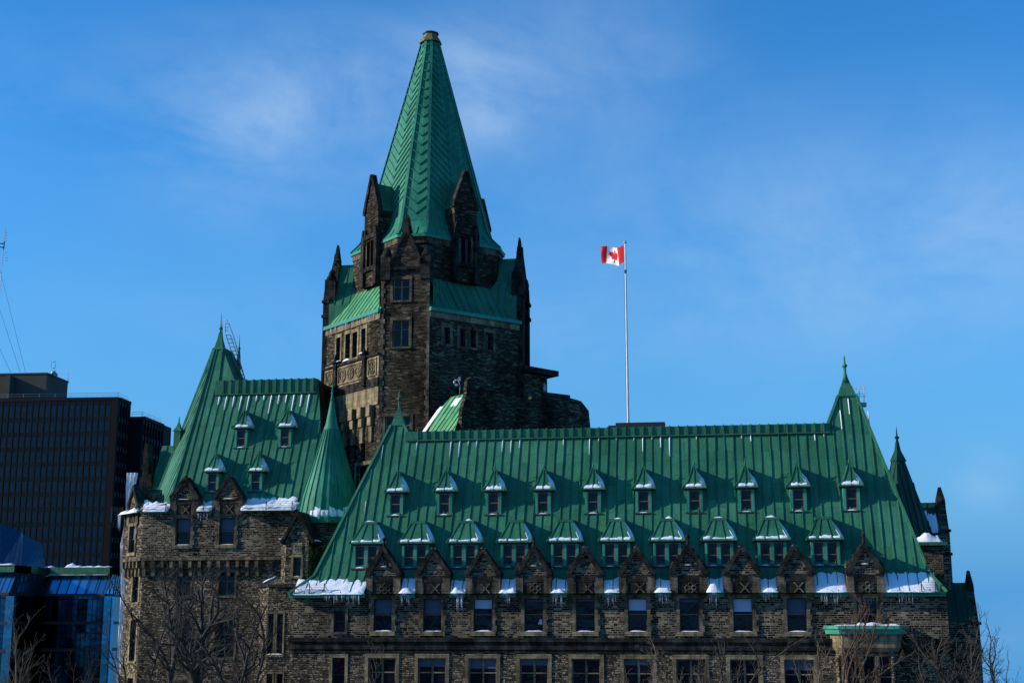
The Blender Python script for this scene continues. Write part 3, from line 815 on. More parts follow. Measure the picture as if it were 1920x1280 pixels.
# ---- oriel bay at the right end
FO = Fr((0, D - 1.6, 0), (1, 0, 0), (0, -1, 0))
OW = .6; o0, o1 = FO.pa(1583, 1200), FO.pa(1673, 1200); zo1, zo0 = FO.pb(1620, 1172), FO.pb(1620, 1188)
mb = MB(); plan = [(o0 - OW, -1.6), (o0, 0), (o1, 0), (o1 + OW, -1.6)]
def ringo(z, e): return [V((x + (e if x > (o0 + o1) / 2 else -e) * (.6 if c == 0 else 1.0), D - 1.6 - c - (e if c == 0 else 0), z)) for x, c in plan]
mb.rings([ringo(zo1, .75), ringo(zo1 - .25, .85), ringo(zo1 - .3, .7), ringo(zo0, .65)]); mb.build('oriel_roof', 'copper_teal', BB)
snow_mound(FO, o0 - .7, o1 + .6, zo1, -1.3, .65, .13, 91); snow_mound(FO, FO.pa(1608, 1170), FO.pa(1660, 1170), zo1 + .06, -1.4, -.2, .26, 92)
mb = MB(); mb.rings([ringo(zo0 - .003, .35), ringo(zo0 - 1.0, .25), ringo(zo0 - 1.3, .05)]); mb.build('oriel_cornice', 'trim', BB)
zw0, zw1 = 10.5, FO.pb(1620, 1228)
hl = [(o0 + (o1 - o0) * k + .12, o0 + (o1 - o0) * (k + .333) - .12, zw0, zw1) for k in (0, .333, .667)]
mb = MB(); mb.wall(FO, o0, o1, 0, zo0 - 1.3, hl, .3)
for s, xx in ((-1, o0), (1, o1)):
    FC = Fr((xx if s > 0 else xx - OW, D - 1.6 if s > 0 else D, 0), (OW, s * 1.6, 0), (s * 1.6, -OW, 0)); L = math.hypot(OW, 1.6)
    hc = [(.55, L - .55, zw0, zw1)]; mb.wall(FC, 0, L, 0, zo0 - 1.3, hc, .3)
    set_window(FC, *hc[0], 0, (.6,), surround=None, mf='trim', sill=False)
mb.build('oriel_wall', 'stone_warm', BB)
for q in hl: set_window(FO, *q, 0, (.6,), surround=None, sill=False, bw=.09)

# ---- left pavilion
DL = 127.0
FL = Fr((0, DL, 0), (1, 0, 0), (0, -1, 0))
lA, lB = FL.pa(266, 1010), FL.pa(596, 860)
zcb1, zcb0 = FL.pb(380, 1044), FL.pb(380, 1074)      # corbel table
zle = FL.pb(400, 955)
zls = FL.pb(345, 1021)
glx = [342.5, 424.5]; GLA = [FL.pa(x, 1021) for x in glx]
chl = 5.0                                            # length of the splayed corner
cv = FL.pt(lA, 0)
FLC = Fr(cv + V((-chl * .7071, chl * .7071, 0)), (.7071, -.7071, 0), (-.7071, -.7071, 0))
mb = MB()
mb.wall(FL, lA, lB, zcb1, zle, [(a - GW, a + GW, zls, zls + GH) for a in GLA], .4)
cw = chl * .52
mb.wall(FLC, 0, chl, zcb1, zle, [(cw - GW, cw + GW, zls - .6, zls - .6 + GH)], .4)
pb = FLC.pt(0, 0); mb.poly([V((pb.x, pb.y, zcb1)), V((pb.x, pb.y + 9, zcb1)), V((pb.x, pb.y + 9, zle)), V((pb.x, pb.y, zle))])
mb.poly([FL.pt(lB, 0, 0), FL.pt(lB, 0, -13), FL.pt(lB, zle, -13), FL.pt(lB, zle, 0)])
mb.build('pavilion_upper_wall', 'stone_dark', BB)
# corbel table: a ledge carried on little brackets
mb = MB()
mb.box(FL, lA, lB, zcb1 - .28, zcb1 - .003, -.6, .10); mb.box(FLC, 0, chl, zcb1 - .28, zcb1 - .003, -.6, .10)
for F, L0_, L1_ in ((FL, lA, lB - 5), (FLC, 0, chl)):
    a = L0_ + .1
    while a < L1_ - .3:
        mb.box(F, a, a + .32, zcb1 - .95, zcb1 - .283, -.6, .04); mb.box(F, a, a + .32, zcb0 - .25, zcb1 - .953, -.6, -.22); a += .95
mb.build('corbel_table', 'trim_brown', BB)
FL2 = Fr((0, DL + .5, 0), (1, 0, 0), (0, -1, 0)); FLC2 = Fr(FLC.o + V((.35, .35, 0)), FLC.u, FLC.n)
lowholes = []
for a in GLA:
    lowholes += [(a - .78, a + .78, FL2.pb(345, 1116), FL2.pb(345, 1072)), (a - .95, a + .95, FL2.pb(345, 1232), FL2.pb(345, 1160)), (a - .95, a + .95, FL2.pb(345, 1350), FL2.pb(345, 1278))]
chh = [(chl * .42, chl * .72, FL2.pb(345, 1128), FL2.pb(345, 1076)), (chl * .42, chl * .72, FL2.pb(345, 1240), FL2.pb(345, 1162)), (chl * .42, chl * .72, FL2.pb(345, 1350), FL2.pb(345, 1272))]
mb = MB(); mb.wall(FL2, lA, lB, 0, zcb1 - .2, lowholes, .4); mb.wall(FLC2, 0, chl - .2, 0, zcb1 - .2, chh, .4)
pb2 = FLC2.pt(0, 0); mb.poly([V((pb2.x, pb2.y, 0)), V((pb2.x, pb2.y + 9, 0)), V((pb2.x, pb2.y + 9, zcb1 - .2)), V((pb2.x, pb2.y, zcb1 - .2))])
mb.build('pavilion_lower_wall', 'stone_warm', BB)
for hl_ in lowholes: set_window(FL2, *hl_, 1, (.6,), surround='trim_brown', mf='trim_brown', bw=.08)
for hl_ in chh: set_window(FLC2, *hl_, 0, (.5,), surround='trim', mf='frame_dark', sur=.35)
for i, a in enumerate(GLA):
    g = copy_part(protos[(False, .36, 0, False)] if False else protos[(False, 0, .45, False)], FL.pt(a, zls, 0))
    fl = Fr(FL.pt(a, zls, 0), (1, 0, 0), (0, -1, 0))
    snow_mound(fl, -GW, GW, 0, -.24, .1, .1, 400 + i); snow_mound(fl, -.25, .2, 6.54, -.3, .2, .12, 410 + i); snow_mound(fl, -.6, .6, 4.36, .1, .26, .07, 405 + i); snow_mound(fl, -1.5, -1.15, 4.43, -.6, .15, .22, 412 + i)
    FS = Fr(fl.pt(0, 6.5, -.9), (.46, 0, -.89), (.89, 0, .46), (0, 1, 0)); snow_sheet(FS, .5, 2.4, -.2, 1.2, .2, i + 440, ragged=.3)
g = copy_part(protos[(False, 0, .45, False)], FLC.pt(cw, zls - .6, 0), R(-45))
# pavilion roof
YL0 = DL + .6; zl0 = at(400, 944, YL0).z
FLR = Fr((0, YL0, zl0), (1, 0, 0), RN, (0, KR, 1))
def lp(x, y): return FLR.pt(*FLR.px(x, y))
pA, pB, pT, pT2 = lp(318, 941), lp(396, 668), lp(408, 650), lp(412, 650)
pr1, pr0 = lp(409, 718), lp(597, 716); pC = lp(586, 941)
for p in (pA, pC): p.z = zl0; p.y = YL0
pr0.z = pr1.z; pr0.y = pr1.y; pC.x = at(607, 941, YL0).x
pW = V((pA.x - 3.0, pA.y + 3.0, zl0))                # splayed corner of the roof
YLC = pr1.y + 1.9
pk = V((pT.x - .1, YLC - 1.9, 0)); 
def bl_(p): return V((p.x, 2 * YLC - p.y, p.z))
top0 = lp(403, 652); top1 = lp(417, 652); top1.z = top0.z; top1.y = top0.y
topw = V((top0.x - .35, top0.y + .6, top0.z))
jr = V((top1.x + (top1.z - pr1.z) * .56, pr1.y, pr1.z))   # where the peak's right slope meets the ridge
jl = V((pr1.x, pr1.y, pr1.z))
mb = MB()
mb.facet([pA, pC, pr0, jl, top1, top0], .8); mb.facet([pA, top0, topw, pW], .55)
mb.facet([pW, topw, V((topw.x, topw.y + 2.2, topw.z)), V((pW.x - .2, pW.y + 10, zl0))], .8)
mb.facet([top1, jl, jr, V((top1.x + .2, top1.y + .5, top1.z))]); mb.facet([V((top1.x + .2, top1.y + .5, top1.z)), jr, bl_(jr), V((top1.x + .2, top1.y + 2.8, top1.z))], .7)
mb.poly([jl, pr0, bl_(pr0), bl_(jl)]); ew = MB(); ew.poly([pr0, pC, bl_(pC), bl_(pr0)]); ew.build('end_wall', 'trim_dark', BB)
mb.poly([top0, top1, V((top1.x + .2, top1.y + 2.8, top1.z)), V((top0.x - .3, top1.y + 2.8, top1.z)), topw])
mb.facet([bl_(pr0), bl_(pC), V((pW.x, 2 * YLC - YL0, zl0)), bl_(jl)])
# bellcast at the eaves
ya = DL - .55; ee = [FL.pt(lA - .2, FL.pb(400, 957), .55), FL.pt(lB, FL.pb(400, 957), .55)]; cw0 = FLC.pt(-.2, ee[0].z, .5)
ee[0] = FL.pt(lA - .25, ee[0].z, .55)
PS = [(ee[0].x, GLA[0] - GO), (GLA[0] + GO, GLA[1] - GO), (GLA[1] + GO, ee[1].x)]       # eaves run between the gables only
for i_, (q0, q1) in enumerate(PS): mb.facet([V((q0, ee[0].y, ee[0].z)), V((q1, ee[0].y, ee[0].z)), V((q1 if i_ < 2 else pC.x, YL0, zl0)), V((q0 if i_ else pA.x, YL0, zl0))], .8)
mb.facet([FLC.pt(chl * .84, ee[0].z, .5), ee[0], pA, pA.lerp(pW, .25)], .55)
for p, q in ((pA, top0), (ee[0], pA), (pW, topw), (top1, jl)): mb.bar(p, q, .2, .12, RN)
mb.build('pavilion_roof', 'copper', BB)
mb = MB(); FLB = Fr((0, pr1.y, 0), (1, 0, 0), (0, -1, 0)); z1 = pr1.z + .1; z0 = FLB.pb(500, 739, .1)
bl__ = KR * (z1 - z0)
mb.box(FLB, pr1.x, pr0.x, z0, z1, -.8, bl__ + .05); mb.box(FLB, pr1.x - .02, pr0.x, z0 - .1, z0 - .003, -.7, bl__ + .22); a = math.ceil(pr1.x / .8) * .8 + .3
rg = random.Random(3)
while a < pr0.x:
    mb.box(FLB, a - .045, a + .045, z0, z1 + .07, -.8, bl__ + .14)
    L = rg.uniform(.5, 2.6)
    bt = FLR.px(500, 742)[1]; aa = round(a / .8) * .8
    SNOW.mesh([FLR.pt(aa - .15, bt, .01), FLR.pt(aa + .06, bt, .01), FLR.pt(aa + .05, bt - L, .01), FLR.pt(aa - .08, bt - L, .01), FLR.pt(aa - .03, bt, .15), FLR.pt(aa - .02, bt - L, .12)], [(0, 3, 5, 4), (4, 5, 2, 1), (0, 4, 1), (3, 2, 5)], 0)
    a += .8
mb.build('ridge_band', 'copper', BB)
mb = MB(); cx, cy, cz = (top0.x + top1.x) / 2, top0.y + .4, top0.z
mb.rings([[V((cx + sx * s, cy + sy * s * 1.0, cz + z)) for sx, sy in ((-1, -1), (1, -1), (1, 1), (-1, 1))] for s, z in ((.62, -.25), (.62, -.1), (.45, .1), (.24, 1.0), (.15, 1.7))])
mb.lathe((cx, cy, cz + 1.5), [(.16, 0), (.1, .5), (.2, .62), (.2, .7), (.08, .85), (.05, 1.6), (.01, 2.4)], 8)
mb.build('peak_cap', 'copper', BB)
mb = MB(); mb.lathe((cx + 1.25, cy + 2.4, cz - .9), [(.3, -1.0), (.18, .6), (.1, 1.2), (.2, 1.35), (.07, 1.5), (.03, 2.4), (.01, 2.9)], 8); mb.build('finial', 'copper', BB)
for i, (x, y) in enumerate([(451, 839), (533.5, 837.5), (397, 922), (478.5, 921.5)]):
    a, b = FLR.px(x, y); p = FLR.pt(a, b); copy_part(dorm0, p); dormer_snow(p, 420 + i)
# snow on the pavilion eaves
eb = (pA - ee[0]); eN = V((0, -(zl0 - ee[0].z), YL0 - ya)).normalized(); eV = V((0, YL0 - ya, zl0 - ee[0].z)).normalized(); FLE = Fr((0, ya, ee[0].z), (1, 0, 0), eN, eV)
el = (V((0, YL0, zl0)) - V((0, ya, ee[0].z))).length
ls = [(lA + .1, GLA[0] - GO), (GLA[0] + GO, GLA[1] - GO), (GLA[1] + GO, FL.pa(558, 950))]
for i, (s0, s1) in enumerate(ls):
    snow_sheet(FLE, s0, s1, 0, el * (1.45 if i != 1 else 1.0), .30, 500 + i, ragged=.45); snow_mound(FL, s0 + .1, s1 - .1, ee[0].z - .08, .0, .8, .34, 510 + i)
    snow_sheet(FLR, s0 + .2, s1 - .2, -.3, 1.1 if i == 2 else .5, .3, 515 + i, ragged=.7)
    icicles(FL, s0 + .1, s1 - .1, ee[0].z - .05, .6, [16, 22, 14][i], [.5, 1.0, .35][i], 520 + i)
snow_mound(FLC, .1, chl - .5, ee[0].z - .1, -.6, .75, .6, 530); icicles(FLC, .0, .7, ee[0].z - .1, .6, 18, 1.7, 531)
FLW = Fr(pA, (pA - pW).normalized(), (pA - pW).cross(top0 - pA).normalized() * (1 if ((pA - pW).cross(top0 - pA)).y < 0 else -1), (top0 - pA).normalized())
snow_mound(FLC, 1.5, chl - .1, ee[0].z + .1, -1.8, .1, 1.2, 533)
for q0, q1 in PS:
    mb = MB(); mb.box(FL, max(q0, lA), min(q1, lB - 2.0), ee[0].z - .22, ee[0].z - .03, -.1, .66); mb.build('gutter', 'copper', BB)
mb = MB(); mb.box(FLC, -.1, chl * .16, ee[0].z - .22, ee[0].z - .03, -.1, .66); mb.build('gutter', 'copper', BB)

# wire snow fences along the eaves


def snow_fence(fr, a0, a1, b0, h, c, step=1.6, n=6):
    m = MB(); a = a0; k = max(1, round((a1 - a0) / step))
    for i in range(k + 1):
        a = a0 + (a1 - a0) * i / k
        m.bar(fr.pt(a, b0, c), fr.pt(a, b0 + h, c), .06, .06, fr.n); m.bar(fr.pt(a, b0 + h * .8, c), fr.pt(a + .3, b0 + .1, c - .4), .04, .04, V((0, 0, 1)))
    for j in range(n):
        b = b0 + h * (j + .6) / n; m.bar(fr.pt(a0 - .2, b, c), fr.pt(a1 + .2, b, c), .022, .022, V((0, 0, 1)))
    return m.build('snow_fence', 'iron', BB)


zf = ee[0].z - .25
snow_fence(FL, lA + .2, GLA[0] - 1.6, zf, 1.0, .72); snow_fence(FL, GLA[0] + 1.3, GLA[1] - 1.3, zf, 1.0, .72, 1.2); snow_fence(FL, GLA[1] + 1.5, FL.pa(552, 950), zf, 1.05, .72, 2.2)
FX = Fr(FLC.pt(0, 0), (-1, 0, 0), (0, -1, 0)); snow_fence(FX, 0, 1.1, zf - .5, 1.5, .5, 1.1, 9)
snow_fence(FM, eL.x + .5, eL.x + 3.0, zE, .85, .75, 1.6); snow_fence(FM, eR.x - 1.8, eR.x + .3, zE, .8, .45, 1.4)

# ---- conical stair turret in the re-entrant corner
YT = 121.5; tcx = at(617, 968, YT); tap = at(624, 745, YT); tr = 3.0
tcx = V((tcx.x, YT, at(612, 972, YT - tr).z)); hT = tap.z - tcx.z
mb = MB(); nT = 24
def ringt(r, z): return [V((tcx.x + math.cos(2 * math.pi * k / nT) * r, tcx.y + math.sin(2 * math.pi * k / nT) * r, tcx.z + z)) for k in range(nT)]
mb.rings([ringt(tr + .02, -.12), ringt(tr, 0), ringt(tr * .93, .75), ringt(tr * .85, 2.0), ringt(.70, hT * .73), ringt(.74, hT * .735), ringt(.55, hT * .78), ringt(.16, hT * .97)])
for k in range(nT):
    a = 2 * math.pi * k / nT; d = V((math.cos(a), math.sin(a), 0))
    P = [tcx + d * tr, tcx + d * tr * .93 + V((0, 0, .75)), tcx + d * tr * .85 + V((0, 0, 2.0)), tcx + d * .70 + V((0, 0, hT * .73))]
    for i in range(3): mb.bar(P[i], P[i + 1], .07, .07, d)
mb.lathe((tcx.x, tcx.y, tcx.z + hT * .95), [(.2, 0), (.13, .4), (.17, .5), (.1, .62), (.06, 1.3), (.02, 2.0)], 8)
mb.build('turret_roof', 'copper_spire', BB)
mb = MB(); mb.lathe((tcx.x, tcx.y, tcx.z - .35), [(tr + .12, 0), (tr + .12, .2), (tr, .232)], 24, sm=False); mb.build('gutter', 'copper', BB)
mb = MB(); mb.lathe((tcx.x, tcx.y, 0), [(tr - .3, 0), (tr - .3, tcx.z - .36)], 16, sm=False); mb.build('turret_wall', 'stone_dark', BB)
for k in range(8):
    a = R(-105 + k * 9); d = V((math.cos(a), math.sin(a), 0)); u = V((-math.sin(a), math.cos(a), 0))
    F = Fr(tcx + d * tr * .96 + V((0, 0, .22)), u, (d * .95 + V((0, 0, .2))), (V((0, 0, 1)) - d * .13)); snow_sheet(F, -.26, .28, 0.0, .75 + .35 * (k % 3 == 1), .13, 600 + k, nu=4, ragged=.5)

# ---- gabled stair bay beside the turret
YS = 116.0; FSB = Fr((0, YS, 0), (1, 0, 0), (0, -1, 0))
q = lambda x, y: FSB.px(x, y)
sl, sr = q(535, 1050)[0], q(578, 1050)[0]; zb_, zt_ = q(555, 1098)[1], q(555, 1012)[1]
smid = (sl + sr) / 2; zap = q(561, 964)[1]
wn = (q(550, 1060)[0], q(564, 1060)[0], q(555, 1080)[1], q(555, 1044)[1])
mb = MB(); mb.wall(FSB, sl, sr, zb_, zt_, [wn], .3); mb.prism(FSB, [(sl, zt_), (sr, zt_), (smid, zap)], -4, 0)
mb.poly([FSB.pt(sr, zb_), FSB.pt(sr, zb_, -4), FSB.pt(sr, zt_, -4), FSB.pt(sr, zt_)])
FSL = Fr(FSB.pt(sl, 0) + V((-.62, .8, 0)), (.62, -.8, 0), (-.8, -.62, 0)); mb.wall(FSL, 0, 1.01, zb_, zt_ + .1); mb.poly([FSL.pt(0, zb_), FSL.pt(0, zb_) + V((0, 4, 0)), FSL.pt(0, zt_) + V((0, 4, 0)), FSL.pt(0, zt_)])
mb.build('stair_bay_wall', 'stone_warm', BB)
set_window(FSB, *wn, 0, (.5,), surround='trim', mf='frame_dark', sur=.2)
mb = MB()
for s in (-1, 1): mb.prism(FSB, [(smid, zap - .1), (smid, zap + .3), (smid + s * 1.55, zt_ - .2), (smid + s * 1.35, zt_ - .35)], -3.5, .22)
mb.build('stair_bay_coping', 'trim_dark', BB)
mb = MB(); c = (wn[0] + wn[1]) / 2; z = wn[3] + .75
mb.box(FSB, c - .42, c + .42, z - .45, z + .5, -.05, .05)
for k in range(4):
    an = math.pi / 4 + k * math.pi / 2; mb.tube([FSB.pt(c + .19 * math.cos(an) + .15 * math.cos(t * math.pi / 4), z + .02 + .19 * math.sin(an) + .15 * math.sin(t * math.pi / 4), .06) for t in range(9)], .035, 4)
mb.build('carved_panel', 'trim', BB)
snow_mound(FSB, wn[0], wn[1], wn[2], -.25, .1, .1, 610); snow_mound(FSB, sl - .8, sl - .3, zt_ + .1, -.8, .1, .2, 611); snow_mound(FSB, sr, sr + .8, zt_ - .1, -1.5, -.2, .25, 612)
# lower stair bay with slit windows
YS2 = 114.5; F2 = Fr((0, YS2, 0), (1, 0, 0), (0, -1, 0)); b0_, b1_ = F2.pa(501, 1180), aL; zt2 = F2.pb(510, 1100)
hs2 = [(F2.pa(500 + d, 1190), F2.pa(511 + d, 1190), F2.pb(505, 1226), F2.pb(505, 1150)) for d in (1.5, 19)] + [(F2.pa(497 + d, 1270), F2.pa(508 + d, 1270), F2.pb(505, 1330), F2.pb(505, 1262)) for d in (3, 22)]
mb = MB(); mb.wall(F2, b0_, b1_ + .3, 0, zt2, hs2, .35)
FS2 = Fr(F2.pt(b0_, 0) + V((-1.1, 1.1, 0)), (.7071, -.7071, 0), (-.7071, -.7071, 0)); mb.wall(FS2, 0, 1.5557, 0, zt2); mb.poly([FS2.pt(0, 0), FS2.pt(0, 0) + V((0, 14, 0)), FS2.pt(0, zt2) + V((0, 14, 0)), FS2.pt(0, zt2)])
mb.poly([F2.pt(b0_, zt2), F2.pt(b1_ + .3, zt2), F2.pt(b1_ + .3, zt2 + .8, -2), FS2.pt(0, zt2 + .8) + V((0, 2, 0)), FS2.pt(0, zt2)])
mb.build('stair_wall', 'stone_warm', BB)
for hh_ in hs2: set_window(F2, *hh_, 0, (.5,), surround='trim', mf='frame_dark', sur=.14); 
mb = MB(); mb.bar(FS2.pt(0, zt2, .05), F2.pt(b0_ + .1, zt2 + .05, .05), .35, .2); mb.bar(F2.pt(b0_, zt2, 0), F2.pt(b1_ - .2, zt2, 0), .35, .22); mb.build('stair_coping', 'trim_dark', BB)
Fz = Fr(F2.pt(b0_ - .9, zt2 + .25, -.5), (.9, .0, .43), (0, -1, .2)); snow_mound(Fz, 0, 1.6, 0, -.7, .1, .16, 620); snow_mound(F2, hs2[0][0], hs2[1][1], hs2[0][2], -.3, .1, .14, 621)

# ---- tower
TY = 140.0; TX = -.2152 * TY
TC, TW = .0742 * TY, .0178 * TY          # tower: distance of the splays, half width of a splay
SC, SW = .0584 * TY, .0105 * TY          # spire eaves
DC, DW = .0562 * TY, .0105 * TY          # drum


def octa(c, w, z):
    return [V((TX + x, TY + y, z)) for x, y in ((-w, -c), (w, -c), (c, -w), (c, w), (w, c), (-w, c), (-c, w), (-c, -w))]


def face_frame(c, w, k):
    p = octa(c, w, 0); a, b = p[k], p[(k + 1) % 8]; u = (b - a).normalized()
    return Fr(a, u, V((u.y, -u.x, 0))), (b - a).length


FSE, LSE = face_frame(TC, TW, 1); FSW, LSW = face_frame(TC, TW, 7); FTS, LTS = face_frame(TC, TW, 0)
zte = (FSE.pb(797, 581) + FSE.pb(965, 607) + FSW.pb(610, 610) + FSW.pb(700, 586)) / 4      # eaves of the diagonal roofs
zsh = FTS.pb(751, 500)                   # shoulders of the splay gables
zdb = at(860, 530, TY - 5.0).z           # foot of the drum
zdt = (at(941, 479, TY).z + at(660, 474, TY).z) / 2
hSE = [(FSE.pa(x0, 640), FSE.pa(x1, 640), FSE.pb((x0 + x1) / 2, y1), FSE.pb((x0 + x1) / 2, y0)) for x0, x1, y0, y1 in ((832, 843.5, 614, 645), (861, 872.5, 617, 650), (880, 892, 619, 652), (911, 924, 624, 656))]
hSW = [(FSW.pa(x0, 650), FSW.pa(x1, 650), FSW.pb((x0 + x1) / 2, y1), FSW.pb((x0 + x1) / 2, y0)) for x0, x1, y0, y1 in ((631, 638.5, 633, 676), (648, 657, 626, 674), (661, 670, 623, 670), (677.5, 685.5, 616, 660))]
sx = lambda x0, x1, y0, y1: (FTS.pa(x0, (y0 + y1) / 2), FTS.pa(x1, (y0 + y1) / 2), FTS.pb((x0 + x1) / 2, y1), FTS.pb((x0 + x1) / 2, y0))
hS = [sx(737, 768, 524, 563), sx(736, 767, 600, 650), sx(722, 769, 780, 830)]
mb = MB(); mb.wall(FSE, 0, LSE, 0, zte, hSE, .5); mb.wall(FTS, 0, LTS, 0, zsh, hS, .45)
# slots under the corbels of the sunlit face
cx0 = [FSW.pa(x, 850) for x in (645, 660, 676)]
hC = [(a, a + .9, FSW.pb(660, 868), FSW.pb(660, 828)) for a in cx0] + [(FSW.pa(668, 890), FSW.pa(697, 890), FSW.pb(680, 925), FSW.pb(680, 872))]
mb.wall(FSW, 0, LSW, 0, zte, hSW + hC, .5)
for k in (2, 3, 4, 5, 6):
    F, L = face_frame(TC, TW, k); mb.wall(F, 0, L, 0, zte if k in (3, 5) else zsh)
mb.build('tower_wall', 'stone_tower', BB)
for h_ in hSE + hSW: set_window(FSE if h_ in hSE else FSW, *h_, 0, (.5,) if h_ in hSE else (), depth=.42, surround='trim_brown' if h_ in hSE else 'trim', mf='frame_dark', sur=.3)
for h_ in hS: set_window(FTS, *h_, 1, (.66,), depth=.36, surround='trim_brown', mf='trim', bw=.1, sur=.25)
set_window(FSW, *hC[3], 1, (.5,), depth=.4, surround='trim', mf='trim', sur=.3)
for h_ in hC[:3]:
    g = MB(); F = FSW; g.poly([F.pt(h_[0], h_[2], -.45), F.pt(h_[1], h_[2], -.45), F.pt(h_[1], h_[3], -.45), F.pt(h_[0], h_[3], -.45)]); g.build('window', 'glass', BB)
# quoins at the tower corners
for side_ in (0, 1):
    mb = MB(); F, L = FTS, LTS; z = 8.0; k = 0
    while z < zsh - .5:
        w = .45 if k % 2 else .3
        mb.box(F, L - w if side_ else .0, L if side_ else w, z, z + .48, -.02, .05); z += .52; k += 1
    mb.build('quoins', 'trim_brown', BB)
# sunlit face: blind tracery band, ledges and corbels
mb = MB(); F = FSW; zt1, zt0 = (F.pb(654, 682) + 0), F.pb(654, 722)
mb.box(F, 0.05, LSW - .05, zt0 - .003, zt1, -.05, .10, 0)
mb.box(F, -.05, LSW, zt1 + .003, zt1 + .22, -.1, .28, 1); mb.box(F, 0, LSW, zt0 - .9, zt0 - .006, -.1, .22, 1)
for a0, a1 in ((.5, 2.2), (3.2, 8.0), (9.2, LSW - .5)):
    mb.box(F, a0 - .12, a0, zt0 + .25, zt1 - .2, .1, .22, 0); mb.box(F, a1, a1 + .12, zt0 + .25, zt1 - .2, .1, .22, 0); mb.box(F, a0, a1, zt1 - .32, zt1 - .2, .1, .22, 0); mb.box(F, a0, a1, zt0 + .25, zt0 + .36, .1, .22, 0)
    n = max(1, round((a1 - a0) / 1.5)); zc = (zt0 + .3 + zt1 - .25) / 2; rr = min(.62, (zt1 - zt0) * .28)
    for i in range(n):
        ac = a0 + (a1 - a0) * (i + .5) / n
        mb.tube([F.pt(ac + rr * math.cos(t * math.pi / 8), zc + rr * math.sin(t * math.pi / 8), .16) for t in range(17)], .07, 4, 0)
        for k in range(4):
            an = math.pi / 4 + k * math.pi / 2; mb.tube([F.pt(ac + rr * .5 * math.cos(an) + rr * .38 * math.cos(t * math.pi / 4), zc + rr * .5 * math.sin(an) + rr * .38 * math.sin(t * math.pi / 4), .14) for t in range(9)], .05, 4, 0)
for a0 in (2.7, 8.6):
    mb.box(F, a0 - .28, a0 + .28, zt0 - .6, zt1 + .3, .1, .42, 1); mb.lathe(F.pt(a0, zt1 + .3, .3), [(.36, 0), (.2, .4), (.03, 1.0)], 4, 1, rot=0)
    snow_mound(F, a0 - .35, a0 + .35, zt0 - .55, .3, .75, .2, 640)
mb.build('blind_tracery', ['trim', 'trim_dark'], BB)
snow_mound(F, .1, 2.2, zt1 + .22, -.05, .26, .12, 641)
mb = MB(); zk1, zk0 = F.pb(665, 768), F.pb(665, 832)
mb.box(F, .3, LSW - .01, zk1 + .0, zt0 - .91, -.1, .14)
for i in range(6):
    a = LSW - .9 - i * 1.75
    if a < 1: break
    mb.box(F, a - .75, a, zk1 - 1.1, zk1 - .003, -.1, .9 * .62); mb.box(F, a - .7, a - .05, zk1 - 2.0, zk1 - 1.103, -.1, .40); mb.box(F, a - .66, a - .09, zk0 - .1, zk1 - 2.003, -.1, .22)
mb.build('corbels', 'trim', BB)
for h_ in (hSW[0], hSW[1], hSW[3]): snow_mound(F, h_[0] - .1, h_[1] + .3, h_[2] - .2, .0, .4, .25, 650)
# diagonal roofs between tower eaves and drum, and the saddle roofs behind the splay gables
dr = octa(DC - .05, DW, zdb); te = octa(TC + .12, TW, zte + .12)
mb = MB(); 
for k in (1, 3, 5, 7): 
    a, b = te[k], te[(k + 1) % 8]; c, d = dr[(k + 1) % 8], dr[k]
    mm = 1 if k == 7 else 0  # only the sun-facing side takes the copper with sunlight painted in
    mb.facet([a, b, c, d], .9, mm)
mb.build('tower_skirt_roof', ['copper', 'copper_sunlit'], BB)
for k in (1, 3, 5, 7):
    mb = MB(); F, L = face_frame(TC, TW, k); mb.box(F, -.05, L + .05, zte - .22, zte + .14, -.3, .34, 0); mb.build('tower_gutter', 'copper_teal', BB)
for k in (1, 7):
    mb = MB(); F, L = face_frame(TC, TW, k); mb.box(F, 0, L, zte - .85, zte - .223, -.2, .12); mb.build('tower_cornice', 'trim', BB)
icicles(FSW, .5, LSW - .2, zte - .2, .25, 60, .8, 66)
zga = zsh + 3.2                           # saddle ridge
for k, (dx, dy) in {0: (0, -1), 2: (1, 0), 4: (0, 1), 6: (-1, 0)}.items():
    mb = MB(); d = V((dx, dy, 0)); t = V((-dy, dx, 0)); o = V((TX, TY, 0))
    A = o + d * (TC - .3); B = o + d * (DC - 1.2); w = TW + .25
    pts = lambda P, s, z: P + t * s + V((0, 0, z))
    for s in (-1, 1): mb.facet([pts(A, s * w, zsh - 1.9), pts(A, 0, zga), pts(B, 0, zga), pts(B, s * w * 1.05, zsh - 1.9)], .8)
    for s in (-1, 1): mb.poly([pts(A, s * w, zsh - 1.9), pts(B, s * w * 1.05, zsh - 1.9), pts(B, s * w * 1.05, zte), pts(A, s * w, zte)])
    mb.build('saddle_roof', 'copper', BB)


def taper(m):
    m.v = [(x, -.3 + (y + .3) * 1.0 if z < .3 else .35 + (y - .35) * max(.55, 1 - (z - .3) * .13), z) for x, y, z in m.v]


